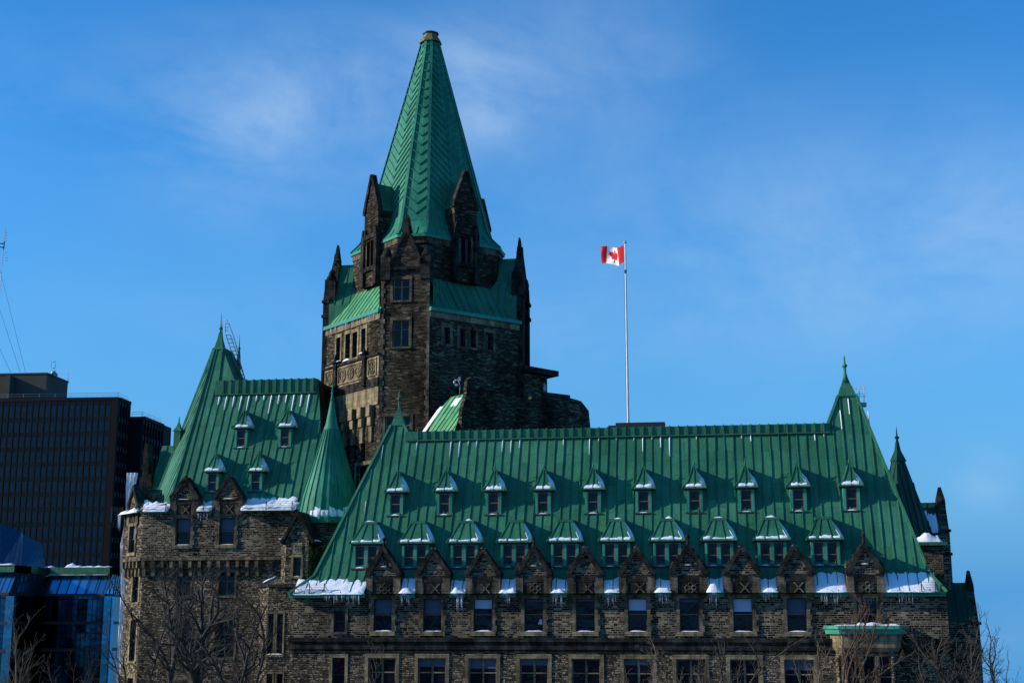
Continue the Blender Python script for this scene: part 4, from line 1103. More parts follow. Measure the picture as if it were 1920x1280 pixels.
def tower_gable():
    f = LOCAL; hw = TW; m = MB(); ap = 3.9
    m.prism(f, [(-hw, -.02), (hw, -.02), (hw, .35), (1.55, .5), (0, ap), (-1.55, .5), (-hw, .35)], -.75, .1)
    taper(m); g = m.build('tower_gable', 'stone_tower', BB)
    c = MB()
    for s in (-1, 1):
        c.prism(f, [(s * 1.72, .35), (s * 1.45, .35), (0, ap - .35), (0, ap + .2), (s * .12, ap + .2)], -.85, .28)
        c.box(f, s * (hw - .45) - .5, s * (hw - .45) + .5, -6.5 if False else -1.4, 1.0, -.9, .34); c.lathe(f.pt(s * (hw - .45), 1.0, -.28), [(.66, 0), (.66, .15), (.45, .5), (.4, .75), (.15, 1.15)], 8)
        c.lathe(f.pt(s * (hw - .95), .3, .2), [(.1, -.2), (.28, .1), (.3, .4), (.1, .6)], 6)
        for k in range(3): c.lathe(f.pt(s * 1.6 * (.3 + .26 * k), ap + .25 - (ap - .2) * (.3 + .26 * k), 0), [(.08, -.1), (.2, .1), (.08, .3)], 6)
    c.prism(f, [(-.32, ap - .4), (.32, ap - .4), (.16, ap + .5), (-.16, ap + .5)], -.85, .3); c.lathe(f.pt(0, ap + .3, -.35), [(.75, -.6), (.5, .3), (.3, 1.05), (.14, 1.3)], 4, sm=False, rot=math.pi / 4)
    c.box(f, -hw + .2, hw - .2, -.35, -.05, -.2, .22)
    taper(c); c.build('gable_coping', 'trim_dark').parent = g
    return g


tg = tower_gable(); tg.location = V((TX, TY - TC, zsh))
for (dx, dy, r) in ((-1, 0, -90), (1, 0, 90), (0, 1, 180)): copy_part(tg, V((TX + dx * TC, TY + dy * TC, zsh)), R(r))
# corner buttresses of the side splays, seen edge-on
for s in (-1, 1):
    mb = MB(); X = TX + s * (TC + .1)
    F = Fr((X, TY, 0), (0, s, 0), (s, 0, 0))
    for w in (-TW + .3, TW - .3):
        mb.box(F, w - .45, w + .45, 0, zsh - 1.2, -.4, .28); mb.prism(F, [(w - .45, zsh - 1.2), (w + .45, zsh - 1.2), (w, zsh + .2)], -.4, .28)
        for z in (zsh - 3.2, zsh - 1.6): mb.box(F, w - .55, w + .55, z, z + .3, -.4, .42)
    mb.build('buttress', 'trim_dark', BB)
# drum, spire
mb = MB()
dT = octa(DC, DW, zdt - .1); dB = octa(DC, DW, zdb - 3)
for k in range(8): mb.poly([dB[k], dB[(k + 1) % 8], dT[(k + 1) % 8], dT[k]])
mb.build('drum_wall', 'stone_tower', BB)
mb = MB(); mb.rings([octa(SC - .15, SW, zdt - .35), octa(SC + .02, SW, zdt - .32), octa(SC + .02, SW, zdt - .02)]); mb.build('spire_gutter', 'copper_teal', BB)
mb = MB(); mb.rings([octa(DC + .12, DW + .04, zdt - .95), octa(DC + .12, DW + .04, zdt - .36)]); mb.build('drum_cornice', 'trim_brown', BB)
s1 = at(717, 350, TY); s2 = at(889.6, 352, TY); zm = (s1.z + s2.z) / 2; cm = (s2.x - s1.x) / 2
t1, t2 = at(796, 82, TY), at(826, 82, TY); zt = t1.z; ct = (t2.x - t1.x) / 2
def rad(z): return ct + (cm - ct) * (zt - z) / (zt - zm)
zf1 = zdt + 1.75; rf = rad(zf1) + .12; ratio = SW / SC
r0, r1, r2 = octa(SC, SW, zdt), octa(rf + .5, 1.38, zdt + .95), octa(rf, rf * .205, zf1)
rt = octa(ct, ct * .32, zt)
mb = MB(); mb.rings([r0, r1, r2, rt], 0)
for k in range(8):                         # rolls along the arrises and herringbone seams on every facet
    ce = V((TX, TY, 0))
    for A, B in ((r0[k], r1[k]), (r1[k], r2[k]), (r2[k], rt[k])): mb.bar(A, B, .3, .10, V((A.x - TX, A.y - TY, 2)).normalized())
    A, B, Cq, Dq = r2[k], r2[(k + 1) % 8], rt[(k + 1) % 8], rt[k]
    nrm = (B - A).cross(Dq - A).normalized()
    if nrm.dot(A - ce) < 0 and nrm.z < 0: nrm = -nrm
    if (A - V((TX, TY, A.z))).dot(nrm) < 0: nrm = -nrm
    wide = k % 2 == 1; n = 27 if wide else 20
    for i in range(n):
        t = (i + .6) / n
        t = 1 - (1 - t) ** 1.0
        lft, rgt = A.lerp(Dq, t), B.lerp(Cq, t); wv = (rgt - lft); 
        mid = (A.lerp(Dq, .5) + B.lerp(Cq, .5)) / 2
        up = ((Dq + Cq) / 2 - (A + B) / 2).normalized()
        slope = .85 if wide else .75
        cpt = (lft + rgt) / 2 - up * (wv.length / 2 * slope)
        off = up * ((wv.length / (n * .09)) * .05 if wide else 0)
        if (cpt - (A + B) / 2).dot(up) < .1:
            continue
        mb.bar(lft + wv * .05, cpt, .10, .10, nrm); mb.bar(rgt - wv * .05 + off, cpt + off, .10, .10, nrm)
    F0, F1 = r1[k], r1[(k + 1) % 8]
    nb = 7 if wide else 3
    for i in range(1, nb): mb.bar(r0[k].lerp(r0[(k + 1) % 8], i / nb), r1[k].lerp(r1[(k + 1) % 8], i / nb), .07, .07, V((nrm.x, nrm.y, .9)).normalized())
mb.build('spire', 'copper_spire', BB)
mb = MB(); mb.rings([octa(ct + .28, ct * .4 + .1, zt - .1), octa(ct + .25, ct * .4 + .1, zt + .1), octa(ct * .95, ct * .35, zt + .55), octa(ct * .8, ct * .3, zt + 1.0)], 0)
mb.rings([octa(ct * .95, ct * .36, zt + 1.003), octa(ct * .95, ct * .36, zt + 1.12), octa(ct * .6, ct * .25, zt + 1.2)], 1)
mb.build('spire_cap', ['brass', 'iron'], BB)


def spire_dormer():
    f = LOCAL; hw = 1.4; Hb, ap = 8.1, 11.8; m = MB()
    hl = [(-.72, -.06, 2.1, 4.9), (.06, .72, 2.1, 4.9)]
    m.wall(f, -hw, hw, 0, Hb, hl, .4)
    for s in (-1, 1): m.poly([f.pt(s * hw, 0), f.pt(s * hw, 0, -3.2), f.pt(s * hw, Hb, -3.2), f.pt(s * hw, Hb)])
    m.prism(f, [(-hw, Hb), (hw, Hb), (.2, ap), (-.2, ap)], -.35, 0)
    m.box(f, -.16, .16, 5.9, 7.6, -.01, .02)
    g = m.build('spire_dormer', 'stone_tower', BB)
    c = MB()
    for s in (-1, 1):
        c.prism(f, [(s * (hw + .14), Hb - .15), (s * (hw - .12), Hb - .15), (s * .1, ap - .2), (s * .1, ap + .4), (s * .22, ap + .35), (s * (hw + .22), Hb + .15)], -.4, .16)
        c.box(f, s * (hw - .1) - .28, s * (hw - .1) + .28, 0, 5.2, -.4, .3); c.prism(f, [(s * (hw - .1) - .28, 5.2), (s * (hw - .1) + .28, 5.2), (s * (hw - .1), 6.3)], -.4, .3)
        c.box(f, s * 1.0 - .12, s * 1.0 + .12, 4.6, 6.2, -.05, .2)
    c.box(f, -hw + .2, hw - .2, 5.15, 5.6, -.05, .15); c.box(f, -1.15, 1.15, 1.6, 2.05, -.2, .25); c.box(f, -.06, .06, 2.1, 4.9, -.35, .05)
    c.build('dormer_coping', 'trim_dark').parent = g
    t = MB()
    for s in (-1, 1): t.box(f, min(s * .73, s * .98), max(s * .73, s * .98), 2.1, 5.1, -.05, .06)
    t.build('surround', 'trim_brown').parent = g
    for q in hl:
        w = MB(); w.poly([f.pt(q[0], q[2], -.3), f.pt(q[1], q[2], -.3), f.pt(q[1], q[3], -.3), f.pt(q[0], q[3], -.3)]); w.build('window', 'glass').parent = g
    r = MB()
    for s in (-1, 1): r.facet([f.pt(s * (hw + .05), Hb - .1, -.36), f.pt(0, ap - .5, -.36), f.pt(0, ap - .5, -5.0), f.pt(s * (hw + .1), Hb - .1, -4.4)]); r.poly([f.pt(s * hw * .98, 3, -1), f.pt(s * hw * .98, Hb, -1), f.pt(s * hw * .98, Hb, -5), f.pt(s * hw * .98, 3, -5)])
    r.build('dormer_roof', 'copper').parent = g
    return g


zsd = at(862, 520, TY - 5).z
ddist = (DC + DW) / math.sqrt(2) + .55
sd = None
for r, (dx, dy) in ((45, (1, -1)), (-45, (-1, -1)), (135, (1, 1)), (-135, (-1, 1))):
    p = V((TX + dx * ddist * .7071, TY + dy * ddist * .7071, zsd - .6))
    if sd is None: sd = spire_dormer(); sd.location = p; sd.rotation_euler = (0, 0, R(r))
    else: copy_part(sd, p, R(r))

# ---- lower range against the tower's shaded side
YQ = 124.5; oq = at(866, 800, YQ)
FQ = Fr((oq.x, oq.y, 0), (.7071, .7071, 0), (.7071, -.7071, 0))
out = [(864, 840), (866, 770), (874, 742), (877, 712), (884, 706), (889, 712), (890, 727), (943, 735), (945, 742), (996, 748), (998, 742), (1064, 752), (1066, 745), (1078, 748), (1090, 752), (1104, 770), (1107, 800), (1110, 840)]
mb = MB(); mb.prism(FQ, [FQ.px(x, y) for x, y in out], -.55, 0); mb.build('range_wall', 'stone_tower', BB)
p1 = FQ.px(985, 800)[0]; FQ2 = Fr(FQ.pt(p1, 0, -6.5), FQ.u, FQ.n)
mb = MB(); k0, k1 = FQ2.pa(975, 720), FQ2.pa(1026, 720); mb.box(FQ2, k0, k1, 20, FQ2.pb(1000, 702), -4, 0); mb.box(FQ2, k1 - .5, FQ2.pa(1066, 770), 20, FQ2.pb(1040, 738), -4, .3); mb.build('lift_house_wall', 'stone_tower', BB)
mb = MB(); z = FQ2.pb(1000, 700); mb.hexa([FQ2.pt(k0, z, -4), FQ2.pt(k1 + 1.0, z - .1, -4), FQ2.pt(k1 + 1.0, z - .1, .7), FQ2.pt(k0, z, .7), FQ2.pt(k0, z + .6, -4), FQ2.pt(k1 + 1.0, z + .45, -4), FQ2.pt(k1 + 1.0, z + .45, .7), FQ2.pt(k0, z + .6, .7)]); mb.build('lift_house_roof', 'trim_dark', BB)
# its sunlit copper slope
Fq = Fr(FQ.pt(.0, 0, -.4), (.7071, -.7071, 0), V((-.7071, -.7071, .75)).normalized(), V((.53, .53, 1.0)).normalized())
oo = FQ.pt(*FQ.px(852, 806), -.2); Fq.o = oo
pts = [Fq.pt(*Fq.px(x, y)) for x, y in ((800, 815), (850, 815), (862, 775), (872, 738), (846, 744), (826, 765))]
mb = MB(); mb.facet(pts, .8, 0); mb.build('range_roof', 'copper_sunlit', BB)
q0_, q1_ = Fq.pa(803, 806), Fq.pa(833, 752); qa, qb = min(q0_, q1_), max(q0_, q1_); snow_sheet(Fq, qa - .2, qa + .5, Fq.pb(806, 812), Fq.pb(838, 752), .15, 660, ragged=.3)
a_, b_2 = Fq.px(862, 745); snow_sheet(Fq, a_ - .7, a_ + .5, b_2 - 1.0, b_2 + .2, .2, 661, ragged=.4)

# ---- rear pavilion beyond the right end, and the gables of the east side seen edge-on
YB = 128.0; FBk = Fr((0, YB, 0), (1, 0, 0), (0, -1, 0)); kx = FBk.pa(1684, 860)
zbe = FBk.pb(1740, 1020); zbt = at(1684, 862, YB + 5.2).z
hw = 6.2; bx = at(1684, 862, YB + hw).x; ex = at(1758, 1012, YB + hw).x - bx
mb = MB(); rb = lambda e, z: [V((bx - .35 * e, YB + hw - 1.35 * e, z)), V((bx + e, YB + hw, z)), V((bx, YB + hw + 1.2 * e, z)), V((bx - e, YB + hw, z))]
tw_ = .62
for k in range(4):
    A, B, Cc, Dd = rb(ex, zbe)[k], rb(ex, zbe)[(k + 1) % 4], rb(tw_, zbt)[(k + 1) % 4], rb(tw_, zbt)[k]; mb.facet([A, B, Cc, Dd], .8)
mb.poly(rb(tw_, zbt)); mb.build('rear_roof', 'copper_shaded', BB)
mb = MB(); mb.rings([rb(tw_ * 1.2, zbt - .05), rb(tw_ * 1.2, zbt + .1), rb(tw_ * .5, zbt + 1.0), rb(.15, zbt + 1.9)]); mb.lathe((bx, YB + hw, zbt + 1.7), [(.16, 0), (.1, .4), (.22, .5), (.22, .62), (.08, .75), (.02, 1.6)], 8); mb.build('peak_cap', 'copper_shaded', BB)
mb = MB(); xr = at(1779, 1080, YB).x; mb.box(FBk, bx - hw, xr - .4, 0, zbe, -2 * hw, .1); mb.build('rear_wall', 'stone_dark', BB)
mb = MB(); mb.box(FBk, bx - .3, xr + .0, zbe - .1, zbe + .2, -2 * hw, .5); mb.build('gutter', 'copper', BB)
snow_mound(FBk, xr - 3.2, xr - .4, zbe + .2, -1, .4, .8, 670)


def edge_gable(xpin0, xpin1, ytop, ybot, xroof, yroof, Y, pn='east_gable'):
    F = Fr((0, Y, 0), (1, 0, 0), (0, -1, 0)); a0, a1 = F.pa(xpin0, (ytop + ybot) / 2), F.pa(xpin1, (ytop + ybot) / 2); zt, zb = F.pb(xpin0, ytop), 0.0
    FE = Fr((a1, Y, 0), (0, 1, 0), (1, 0, 0)); T = a1 - a0; m = MB(); hwid = 1.9; zs_ = zt - 4.6
    m.prism(FE, [(-hwid, zb), (hwid, zb), (hwid, zs_), (.35, zt - 1.6), (-.35, zt - 1.6), (-hwid, zs_)], -T, 0)
    g = m.build(pn, 'stone_dark', BB)
    c = MB(); c.rings([[V((a0 + T / 2 + sx * T * k, Y + sy * .42 * k2, z)) for sx, sy in ((-.5, -1), (.5, -1), (.5, 1), (-.5, 1))] for k, k2, z in ((1.1, 1.2, zs_), (1.05, 1, zt - 1.5), (1.0, 1, zt - 1.2), (.3, .4, zt))])
    for z in (zs_ + .2, zs_ - 2): c.box(FE, -hwid - .1, hwid + .1, z, z + .25, -T - .05, .14)
    c.build('pinnacle', 'trim_dark').parent = g
    r = MB(); x0 = F.pa(xroof, yroof); zr = F.pb(xroof, yroof)
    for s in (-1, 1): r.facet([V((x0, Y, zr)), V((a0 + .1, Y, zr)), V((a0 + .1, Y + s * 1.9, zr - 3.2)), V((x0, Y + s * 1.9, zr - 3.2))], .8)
    r.build('gable_roof', 'copper_shaded').parent = g
    m2 = MB(); m2.box(F, x0, a0, 0, zr - 3.2, -1.9, 1.9); o = m2.build('cheek_wall', 'stone_dark'); o.parent = g
    Fs = Fr((0, Y, zr), (1, 0, 0), (0, -.86, .51), (0, .51, .86)); snow_sheet(Fs, x0 + .1, a0 - .1, -3.4, -.4, .2, int(ytop), ragged=.6) if ytop < 1000 else None
    return g


edge_gable(1759, 1775, 913, 1100, 1722, 942, YB + 9.0)
edge_gable(1815, 1829, 1069, 1280, 1760, 1092, 119.0)
edge_gable(262, 276, 838, 960, 310, 830, DL + 11.0, 'west_gable') if False else None
# west gable of the left pavilion, seen edge-on
mb = MB(); Y = DL + 8.5; F = Fr((0, Y, 0), (1, 0, 0), (0, -1, 0)); q = [F.px(x, y) for x, y in ((261, 990), (262, 897), (266, 892), (268, 848), (272, 829), (276, 831), (279, 887), (284, 892), (284, 990))]
mb.prism(F, q, -1.5, 0); mb.build('west_gable', 'trim_dark', BB)
mb = MB(); mb.facet([F.pt(*F.px(280, 925), 0), F.pt(*F.px(330, 925), 0), F.pt(*F.px(330, 831), -2), F.pt(*F.px(290, 831), -2)], .8); mb.build('west_gable_roof', 'copper', BB)
mb = MB(); Y = DL + 6; F = Fr((0, Y, 0), (1, 0, 0), (0, -1, 0)); c = F.pt(*F.px(335, 808)); mb.lathe(c, [(.62, -.05), (.62, .03), (.3, .4), (.06, 1.0), (.08, 1.1), (.03, 1.5)], 4, sm=False, rot=math.pi / 4); mb.box(F, F.px(335, 808)[0] - .35, F.px(335, 808)[0] + .35, F.px(335, 808)[1] - 2, F.px(335, 808)[1] - .06, -1.2, .4); mb.build('west_dormer', 'copper', BB)
# dark hatch house on the flat of the main roof
FH = Fr((0, YC, 0), (1, 0, 0), (0, -1, 0)); mb = MB(); mb.box(FH, FH.pa(1155, 797), FH.pa(1247, 797), L3.z, FH.pb(1200, 793), -.8, .5); mb.box(FH, FH.pa(1141, 797), FH.pa(1156, 797), L3.z, FH.pb(1200, 797), -.6, .3); mb.build('roof_hatch', 'iron', BB)

# ------------------------------------------------------------------ things on the building
# flagpole and flag
fp = at(1178, 800, YC); ft = at(1177, 457, YC); fp.z = L3.z
FPo = thing('flagpole', fp, 'tall white weathered flagpole standing on the flat of the long green roof', 'flagpole')
mb = MB(); n = 14; mb.tube([fp.lerp(V((fp.x, fp.y, ft.z)), i / n) for i in range(n + 1)], [.125 - .05 * i / n for i in range(n + 1)], 10); mb.build('pole', 'white_pole', FPo)
mb = MB(); mb.lathe((fp.x, fp.y, ft.z), [(.03, -.02), (.11, .04), (.15, .14), (.11, .24), (.02, .28)], 10); mb.build('ball_finial', 'steel', FPo)
mb = MB(); mb.lathe((fp.x, fp.y, at(1178, 508, YC).z), [(.09, -.22), (.1, -.2), (.1, .1), (.09, .12)], 8); mb.build('halyard_clamp', 'iron', FPo)
mb = MB(); mb.tube([V((fp.x - .14, fp.y - .05, fp.z + 1)), V((fp.x - .13, fp.y - .05, ft.z - .3))], .012, 4); mb.build('halyard', 'iron', FPo)

leaf = [(0, .95), (.14, .66), (.30, .74), (.22, .30), (.42, .52), (.48, .40), (.72, .45), (.64, .22), (.74, .16), (.36, -.18), (.40, -.32), (.05, -.27), (.06, -.65)]
leaf = leaf + [(-x, y) for x, y in reversed(leaf)]


def inside(x, y, P):
    r = False; j = len(P) - 1
    for i in range(len(P)):
        if (P[i][1] > y) != (P[j][1] > y) and x < (P[j][0] - P[i][0]) * (y - P[i][1]) / (P[j][1] - P[i][1]) + P[i][0]: r = not r
        j = i
    return r


fh, flg = 1.62, 3.24; top = at(1173, 461, YC); nx, nz = 112, 56; mb = MB(); vs = []
fdir = V((-.70, .714, 0)); fnr = V((-.714, -.70, 0))
for i in range(nx + 1):
    t = i / nx
    for j in range(nz + 1):
        s = j / nz
        wv = .42 * math.sin(t * 8.5 + s * 1.3) * t ** .6 + .16 * math.sin(t * 17 + 1 - s * 2.5) * t
        vs.append(V((fp.x - .12, fp.y, ft.z - .08)) + fdir * (t * flg * .94) + fnr * wv + V((0, 0, -s * fh - .10 * math.sin(t * 3.0) + .62 * t * t - .10 * math.sin(t * 7))))
fs, ms = [], []
for i in range(nx):
    for j in range(nz):
        u_, v_ = (i + .5) / nx, 1 - (j + .5) / nz
        red = u_ < .27 or u_ > .73 or inside((u_ - .5) * 4 * .86, (v_ - .5) * 2 * .9 + .06, leaf)
        k = i * (nz + 1) + j; fs.append((k, k + nz + 1, k + nz + 2, k + 1)); ms.append(1 if red else 0)
for f_, m_ in zip(fs, ms): pass
i0 = len(mb.v); mb.v = [tuple(p) for p in vs]; mb.f = fs; mb.m = ms; mb.smooth = [True] * len(fs)
o = mb.build('flag', ['white', 'red']); tag(o, 'red and white flag with a maple leaf flying from the white pole', 'flag')

# ladder up the back of the left peak
LA = thing('roof_ladder', V((cx, cy, cz)), 'steel roof ladder with hoop rails beside the left peak', 'ladder')
FLd = Fr((0, cy + 1.0, 0), (1, 0, 0), (0, -1, 0)); g = lambda x, y, c=0: FLd.pt(*FLd.px(x, y), c)
mb = MB(); A0, A1 = g(423, 628), g(452, 717); W = V((.25, .75, .1))
for w in (V((0, 0, 0)), W): mb.bar(A0 + w, A1 + w, .09, .09, V((.8, 0, .5)))
for i in range(13): p = A0.lerp(A1, i / 12); mb.bar(p, p + W, .05, .05, V((.8, 0, .5)))
mb.build('ladder', 'steel', LA)
mb = MB()
for P in ([(418, 627), (417, 600), (426, 600), (437, 628), (462, 717)], [(424, 624), (423, 603), (430, 606), (442, 640), (460, 715)]): mb.tube([g(x, y, .1) for x, y in P], .035, 5)
for y in (607, 613, 619): mb.tube([g(417, y, .1), g(430, y + 1, .1)], .025, 4)
mb.build('hoop_rail', 'steel', LA)
# maintenance platform on the right peak
MP = thing('roof_platform', R1, 'small white railed platform hung beside the right roof peak', 'platform')
FPm = Fr((0, R1.y + .4, 0), (1, 0, 0), (0, -1, 0)); g = lambda x, y, c=0: FPm.pt(*FPm.px(x, y), c)
mb = MB(); 
for x in (1611, 1620): mb.bar(g(x, 758), g(x, 725), .06, .06, V((0, -1, 0)))
for y in (725, 729, 738, 743): mb.bar(g(1605, y), g(1623.5, y), .045, .045, V((0, -1, 0)))
mb.build('railing', 'white_pole', MP)
mb = MB(); p = FPm.px(1610, 762); q = FPm.px(1624, 755); mb.box(FPm, p[0], q[0], p[1], q[1], -.5, .3); mb.build('deck', 'steel', MP)
# surveillance camera mast and dish on the range roof
CM = thing('camera_mast', FQ.pt(*FQ.px(862, 740)), 'pale swan-neck camera mast in front of the dark tower wall', 'camera mast')
FCm = Fr((0, YQ - .6, 0), (1, 0, 0), (0, -1, 0)); g = lambda x, y, c=0: FCm.pt(*FCm.px(x, y), c)
mb = MB(); mb.tube([g(862, 742), g(862.5, 724), g(861, 716), g(857, 711.5), g(853, 713)], .05, 6); mb.build('mast', 'steel', CM)
mb = MB(); mb.lathe(g(852, 717.5), [(.04, .2), (.11, .14), (.12, 0), (.08, -.1)], 8); mb.build('dome_camera', 'steel', CM)
mb = MB(); b0 = FCm.px(861, 714); mb.box(FCm, b0[0] - .06, b0[0] + .14, b0[1], b0[1] + .36, -.1, .15); b0 = FCm.px(857, 723); mb.box(FCm, b0[0] - .2, b0[0] + .1, b0[1], b0[1] + .16, -.1, .15); mb.build('equipment_box', 'steel', CM)
WL = FQ2.px(1018, 727); mb = MB(); F = FQ2
mb.lathe(F.pt(WL[0], WL[1] - .55, .25), [(.04, 0), (.16, .15), (.2, .45), (.17, .75), (.06, .95), (.03, 1.1)], 8); o = mb.build('wall_lantern', 'steel'); tag(o, 'pale grey lantern fixed to the dark block right of the tower', 'lantern')
# white sheeting at the left corner
TPX = DL + 5.5; FT = Fr((0, TPX, 0), (1, 0, 0), (0, -1, 0)); vs = []; nu_, nv_ = 8, 40; L_ = [(238, 886), (236, 960), (226, 1020), (226, 1100), (222, 1190), (217, 1290)]; R_ = [(258, 886), (246, 960), (236, 1020), (236, 1100), (232, 1190), (228, 1290)]
def lerpP(P, t):
    k = min(int(t * (len(P) - 1)), len(P) - 2); f = t * (len(P) - 1) - k; return (P[k][0] + (P[k + 1][0] - P[k][0]) * f, P[k][1] + (P[k + 1][1] - P[k][1]) * f)
for j in range(nv_ + 1):
    l, r = lerpP(L_, j / nv_), lerpP(R_, j / nv_)
    for i in range(nu_ + 1):
        x = l[0] + (r[0] - l[0]) * i / nu_; y = l[1] + (r[1] - l[1]) * i / nu_
        vs.append(FT.pt(*FT.px(x, y), .12 * math.sin(i * 2.2 + j * .4) + .1 * noise.noise(V((i, j * .5, 0)))))
mb = MB(); mb.mesh(vs, [(j * (nu_ + 1) + i, j * (nu_ + 1) + i + 1, (j + 1) * (nu_ + 1) + i + 1, (j + 1) * (nu_ + 1) + i) for j in range(nv_) for i in range(nu_)], 0, True)
o = mb.build('tarpaulin', 'white'); tag(o, 'white sheeting hanging down behind the left stone corner', 'tarpaulin')

# ------------------------------------------------------------------ office tower far behind
OT = thing('office_tower', at(100, 1163, 330), 'dark brown office tower with close vertical fins and a roof penthouse', 'office building')
M['office_glass'] = glass_mat('office glass', (.008, .012, .028), .15, .4, .02, var=.9)
M['office_panel'] = plain_mat('brown office panels', (.062, .054, .047), .85, var=.3, scale=.3, spec=.03)
M['office_fin'] = plain_mat('dark bronze fins', (.004, .0045, .007), .7, var=.2, scale=.5, spec=.15)
M['office_conc'] = plain_mat('grey brown cladding', (.085, .075, .06), .8, var=.15, scale=.25, spec=.1)
OY = 330.0; oang = R(-1.2)
ouv = V((math.cos(R(3.0)), math.sin(R(3.0)), 0)); on = V((ouv.y, -ouv.x, 0)); oc = at(198, 1163, OY); oc.z = 0
FOf = Fr(oc, ouv, on); FOs = Fr(oc, -on, ouv)
zot = FOf.pb(198, 745); LF = 60.0; LSd = FOs.pa(243, 770)


def office_face(fr, a0, a1, ztop, step, nm, proj, lit=True):
    g = MB(); g.poly([fr.pt(a0, 0), fr.pt(a1, 0), fr.pt(a1, ztop), fr.pt(a0, ztop)]); g.build('glass_wall', 'office_glass', OT)
    p = MB(); z = ztop - 1.5; p.box(fr, a0, a1, ztop - 2.0, ztop - .7, .0, .05); z = ztop - 6.2 + .0
    while z > ztop - 62: p.box(fr, a0, a1, z, z + 1.25, .0, .05); z -= 3.85
    p.build('spandrel_panels', 'office_panel', OT)
    f = MB(); a = a1 - .3
    while a > a0: f.box(fr, a - .19, a + .19, 0, ztop, .0, proj); a -= step
    f.box(fr, a0, a1, ztop - .7, ztop + .1, .0, proj + .05); f.build('fins', 'office_fin', OT)


office_face(FOf, -LF, -1.6, zot, 1.62, 'front', .27); office_face(FOs, 1.0, LSd, zot, 1.9, 'side', .34)
mb = MB(); mb.box(FOf, -LF, 0, 0, zot + .1, -LSd, -.02); mb.box(FOf, -1.6, .02, 0, zot + .1, -.5, .3); mb.build('building_core', 'office_fin', OT)
FOb = Fr(oc - on * LSd, ouv, on); e1 = FOb.pa(268, 785); zo2 = FOb.pb(268, 780.5)
mb = MB(); mb.box(FOb, -8, e1, 0, zo2, -22, 0); mb.build('rear_block', 'office_fin', OT)
FOs2 = Fr(FOb.pt(e1, 0, 0), -on, ouv); office_face(FOs2, .3, FOs2.pa(305, 803), zo2, 2.2, 'side', .4)
FOp = Fr(oc - on * 9.0, ouv, on); pe = FOp.pa(87, 720); zop = FOp.pb(87, 699)
mb = MB(); mb.box(FOp, -LF, pe, zot, zop, -13.5, 0); a = pe
mb.box(FOp, -LF, pe + .15, zop - .3, zop + .1, -13.7, .15); mb.build('penthouse', 'office_conc', OT)
mb = MB(); q0, q1 = FOp.px(18, 745), FOp.px(29, 707); mb.box(FOp, q0[0], q1[0], zot, q1[1], .02, 3.0); mb.build('flue', 'office_conc', OT)
def rail(fr, a0, a1, z, c, h=1.3):
    m_ = MB(); k = int((a1 - a0) / 4) or 1
    for i in range(k + 1): m_.tube([fr.pt(a0 + (a1 - a0) * i / k, z, c), fr.pt(a0 + (a1 - a0) * i / k, z + h, c)], .05, 4)
    for q in (.55, 1): m_.tube([fr.pt(a0, z + h * q, c), fr.pt(a1, z + h * q, c)], .04, 4)
    return m_.build('roof_railing', 'steel', OT)
rail(FOf, -LF, -.3, zot, -.6); rail(FOs, .3, LSd, zot, -.6); rail(FOs2, .3, FOs2.pa(304, 803), zo2, -.5); rail(FOb, .5, e1 - .3, zo2, -.6)
mb = MB(); q = FOp.px(92, 699); 
for (x0, y0, x1, y1) in ((87, 686, 87, 672), (95, 686, 95, 672), (87, 674, 95, 674), (86, 686, 94, 686), (93, 698, 93, 686), (119, 716, 119, 694)): mb.tube([FOp.pt(*FOp.px(x0, y0), -3), FOp.pt(*FOp.px(x1, y1), -3)], .08, 4)
mb.build('roof_antenna', 'steel', OT)
mb = MB(); mb.lathe(FOp.pt(*FOp.px(93, 696), -2.5), [(.1, -.6), (.6, -.4), (.8, 0), (.5, .5), (.05, .6)], 8); mb.lathe(FOp.pt(*FOp.px(97, 699), -2.5), [(.1, -.6), (.5, -.4), (.6, 0), (.4, .4), (.05, .5)], 8); mb.build('roof_dish', 'steel', OT)
# guyed mast on its roof
AM = thing('radio_mast', at(-12, 700, 345), 'thin lattice radio mast on the penthouse with three guy wires', 'radio mast')
gg = lambda x, y: at(x, y, 345.0)
mb = MB(); mb.tube([gg(-14, 705), gg(10, 425)], [.12, .05], 5)
for y in (436, 441, 447, 452): mb.tube([gg(8, y), gg(13, y)], .07, 4)
for y in (474, 484, 489): mb.tube([gg(5, y), gg(15, y - 1)], .05, 4)
mb.build('mast', 'steel', AM)
mb = MB(); 
for y in (456, 463): mb.tube([gg(-6, y), gg(8, y + 1)], .16, 5)
mb.tube([gg(8, 452), gg(7, 467)], .18, 5); mb.build('antenna_bracket', 'iron', AM)
for (x0, y0, x1, y1) in ((-4, 490, 48, 698), (-12, 545, 38, 698), (-20, 610, 20, 698)):
    mb = MB(); mb.tube([gg(x0, y0), gg(x1, y1)], .055, 4); mb.build('guy_wire', 'iron', AM)

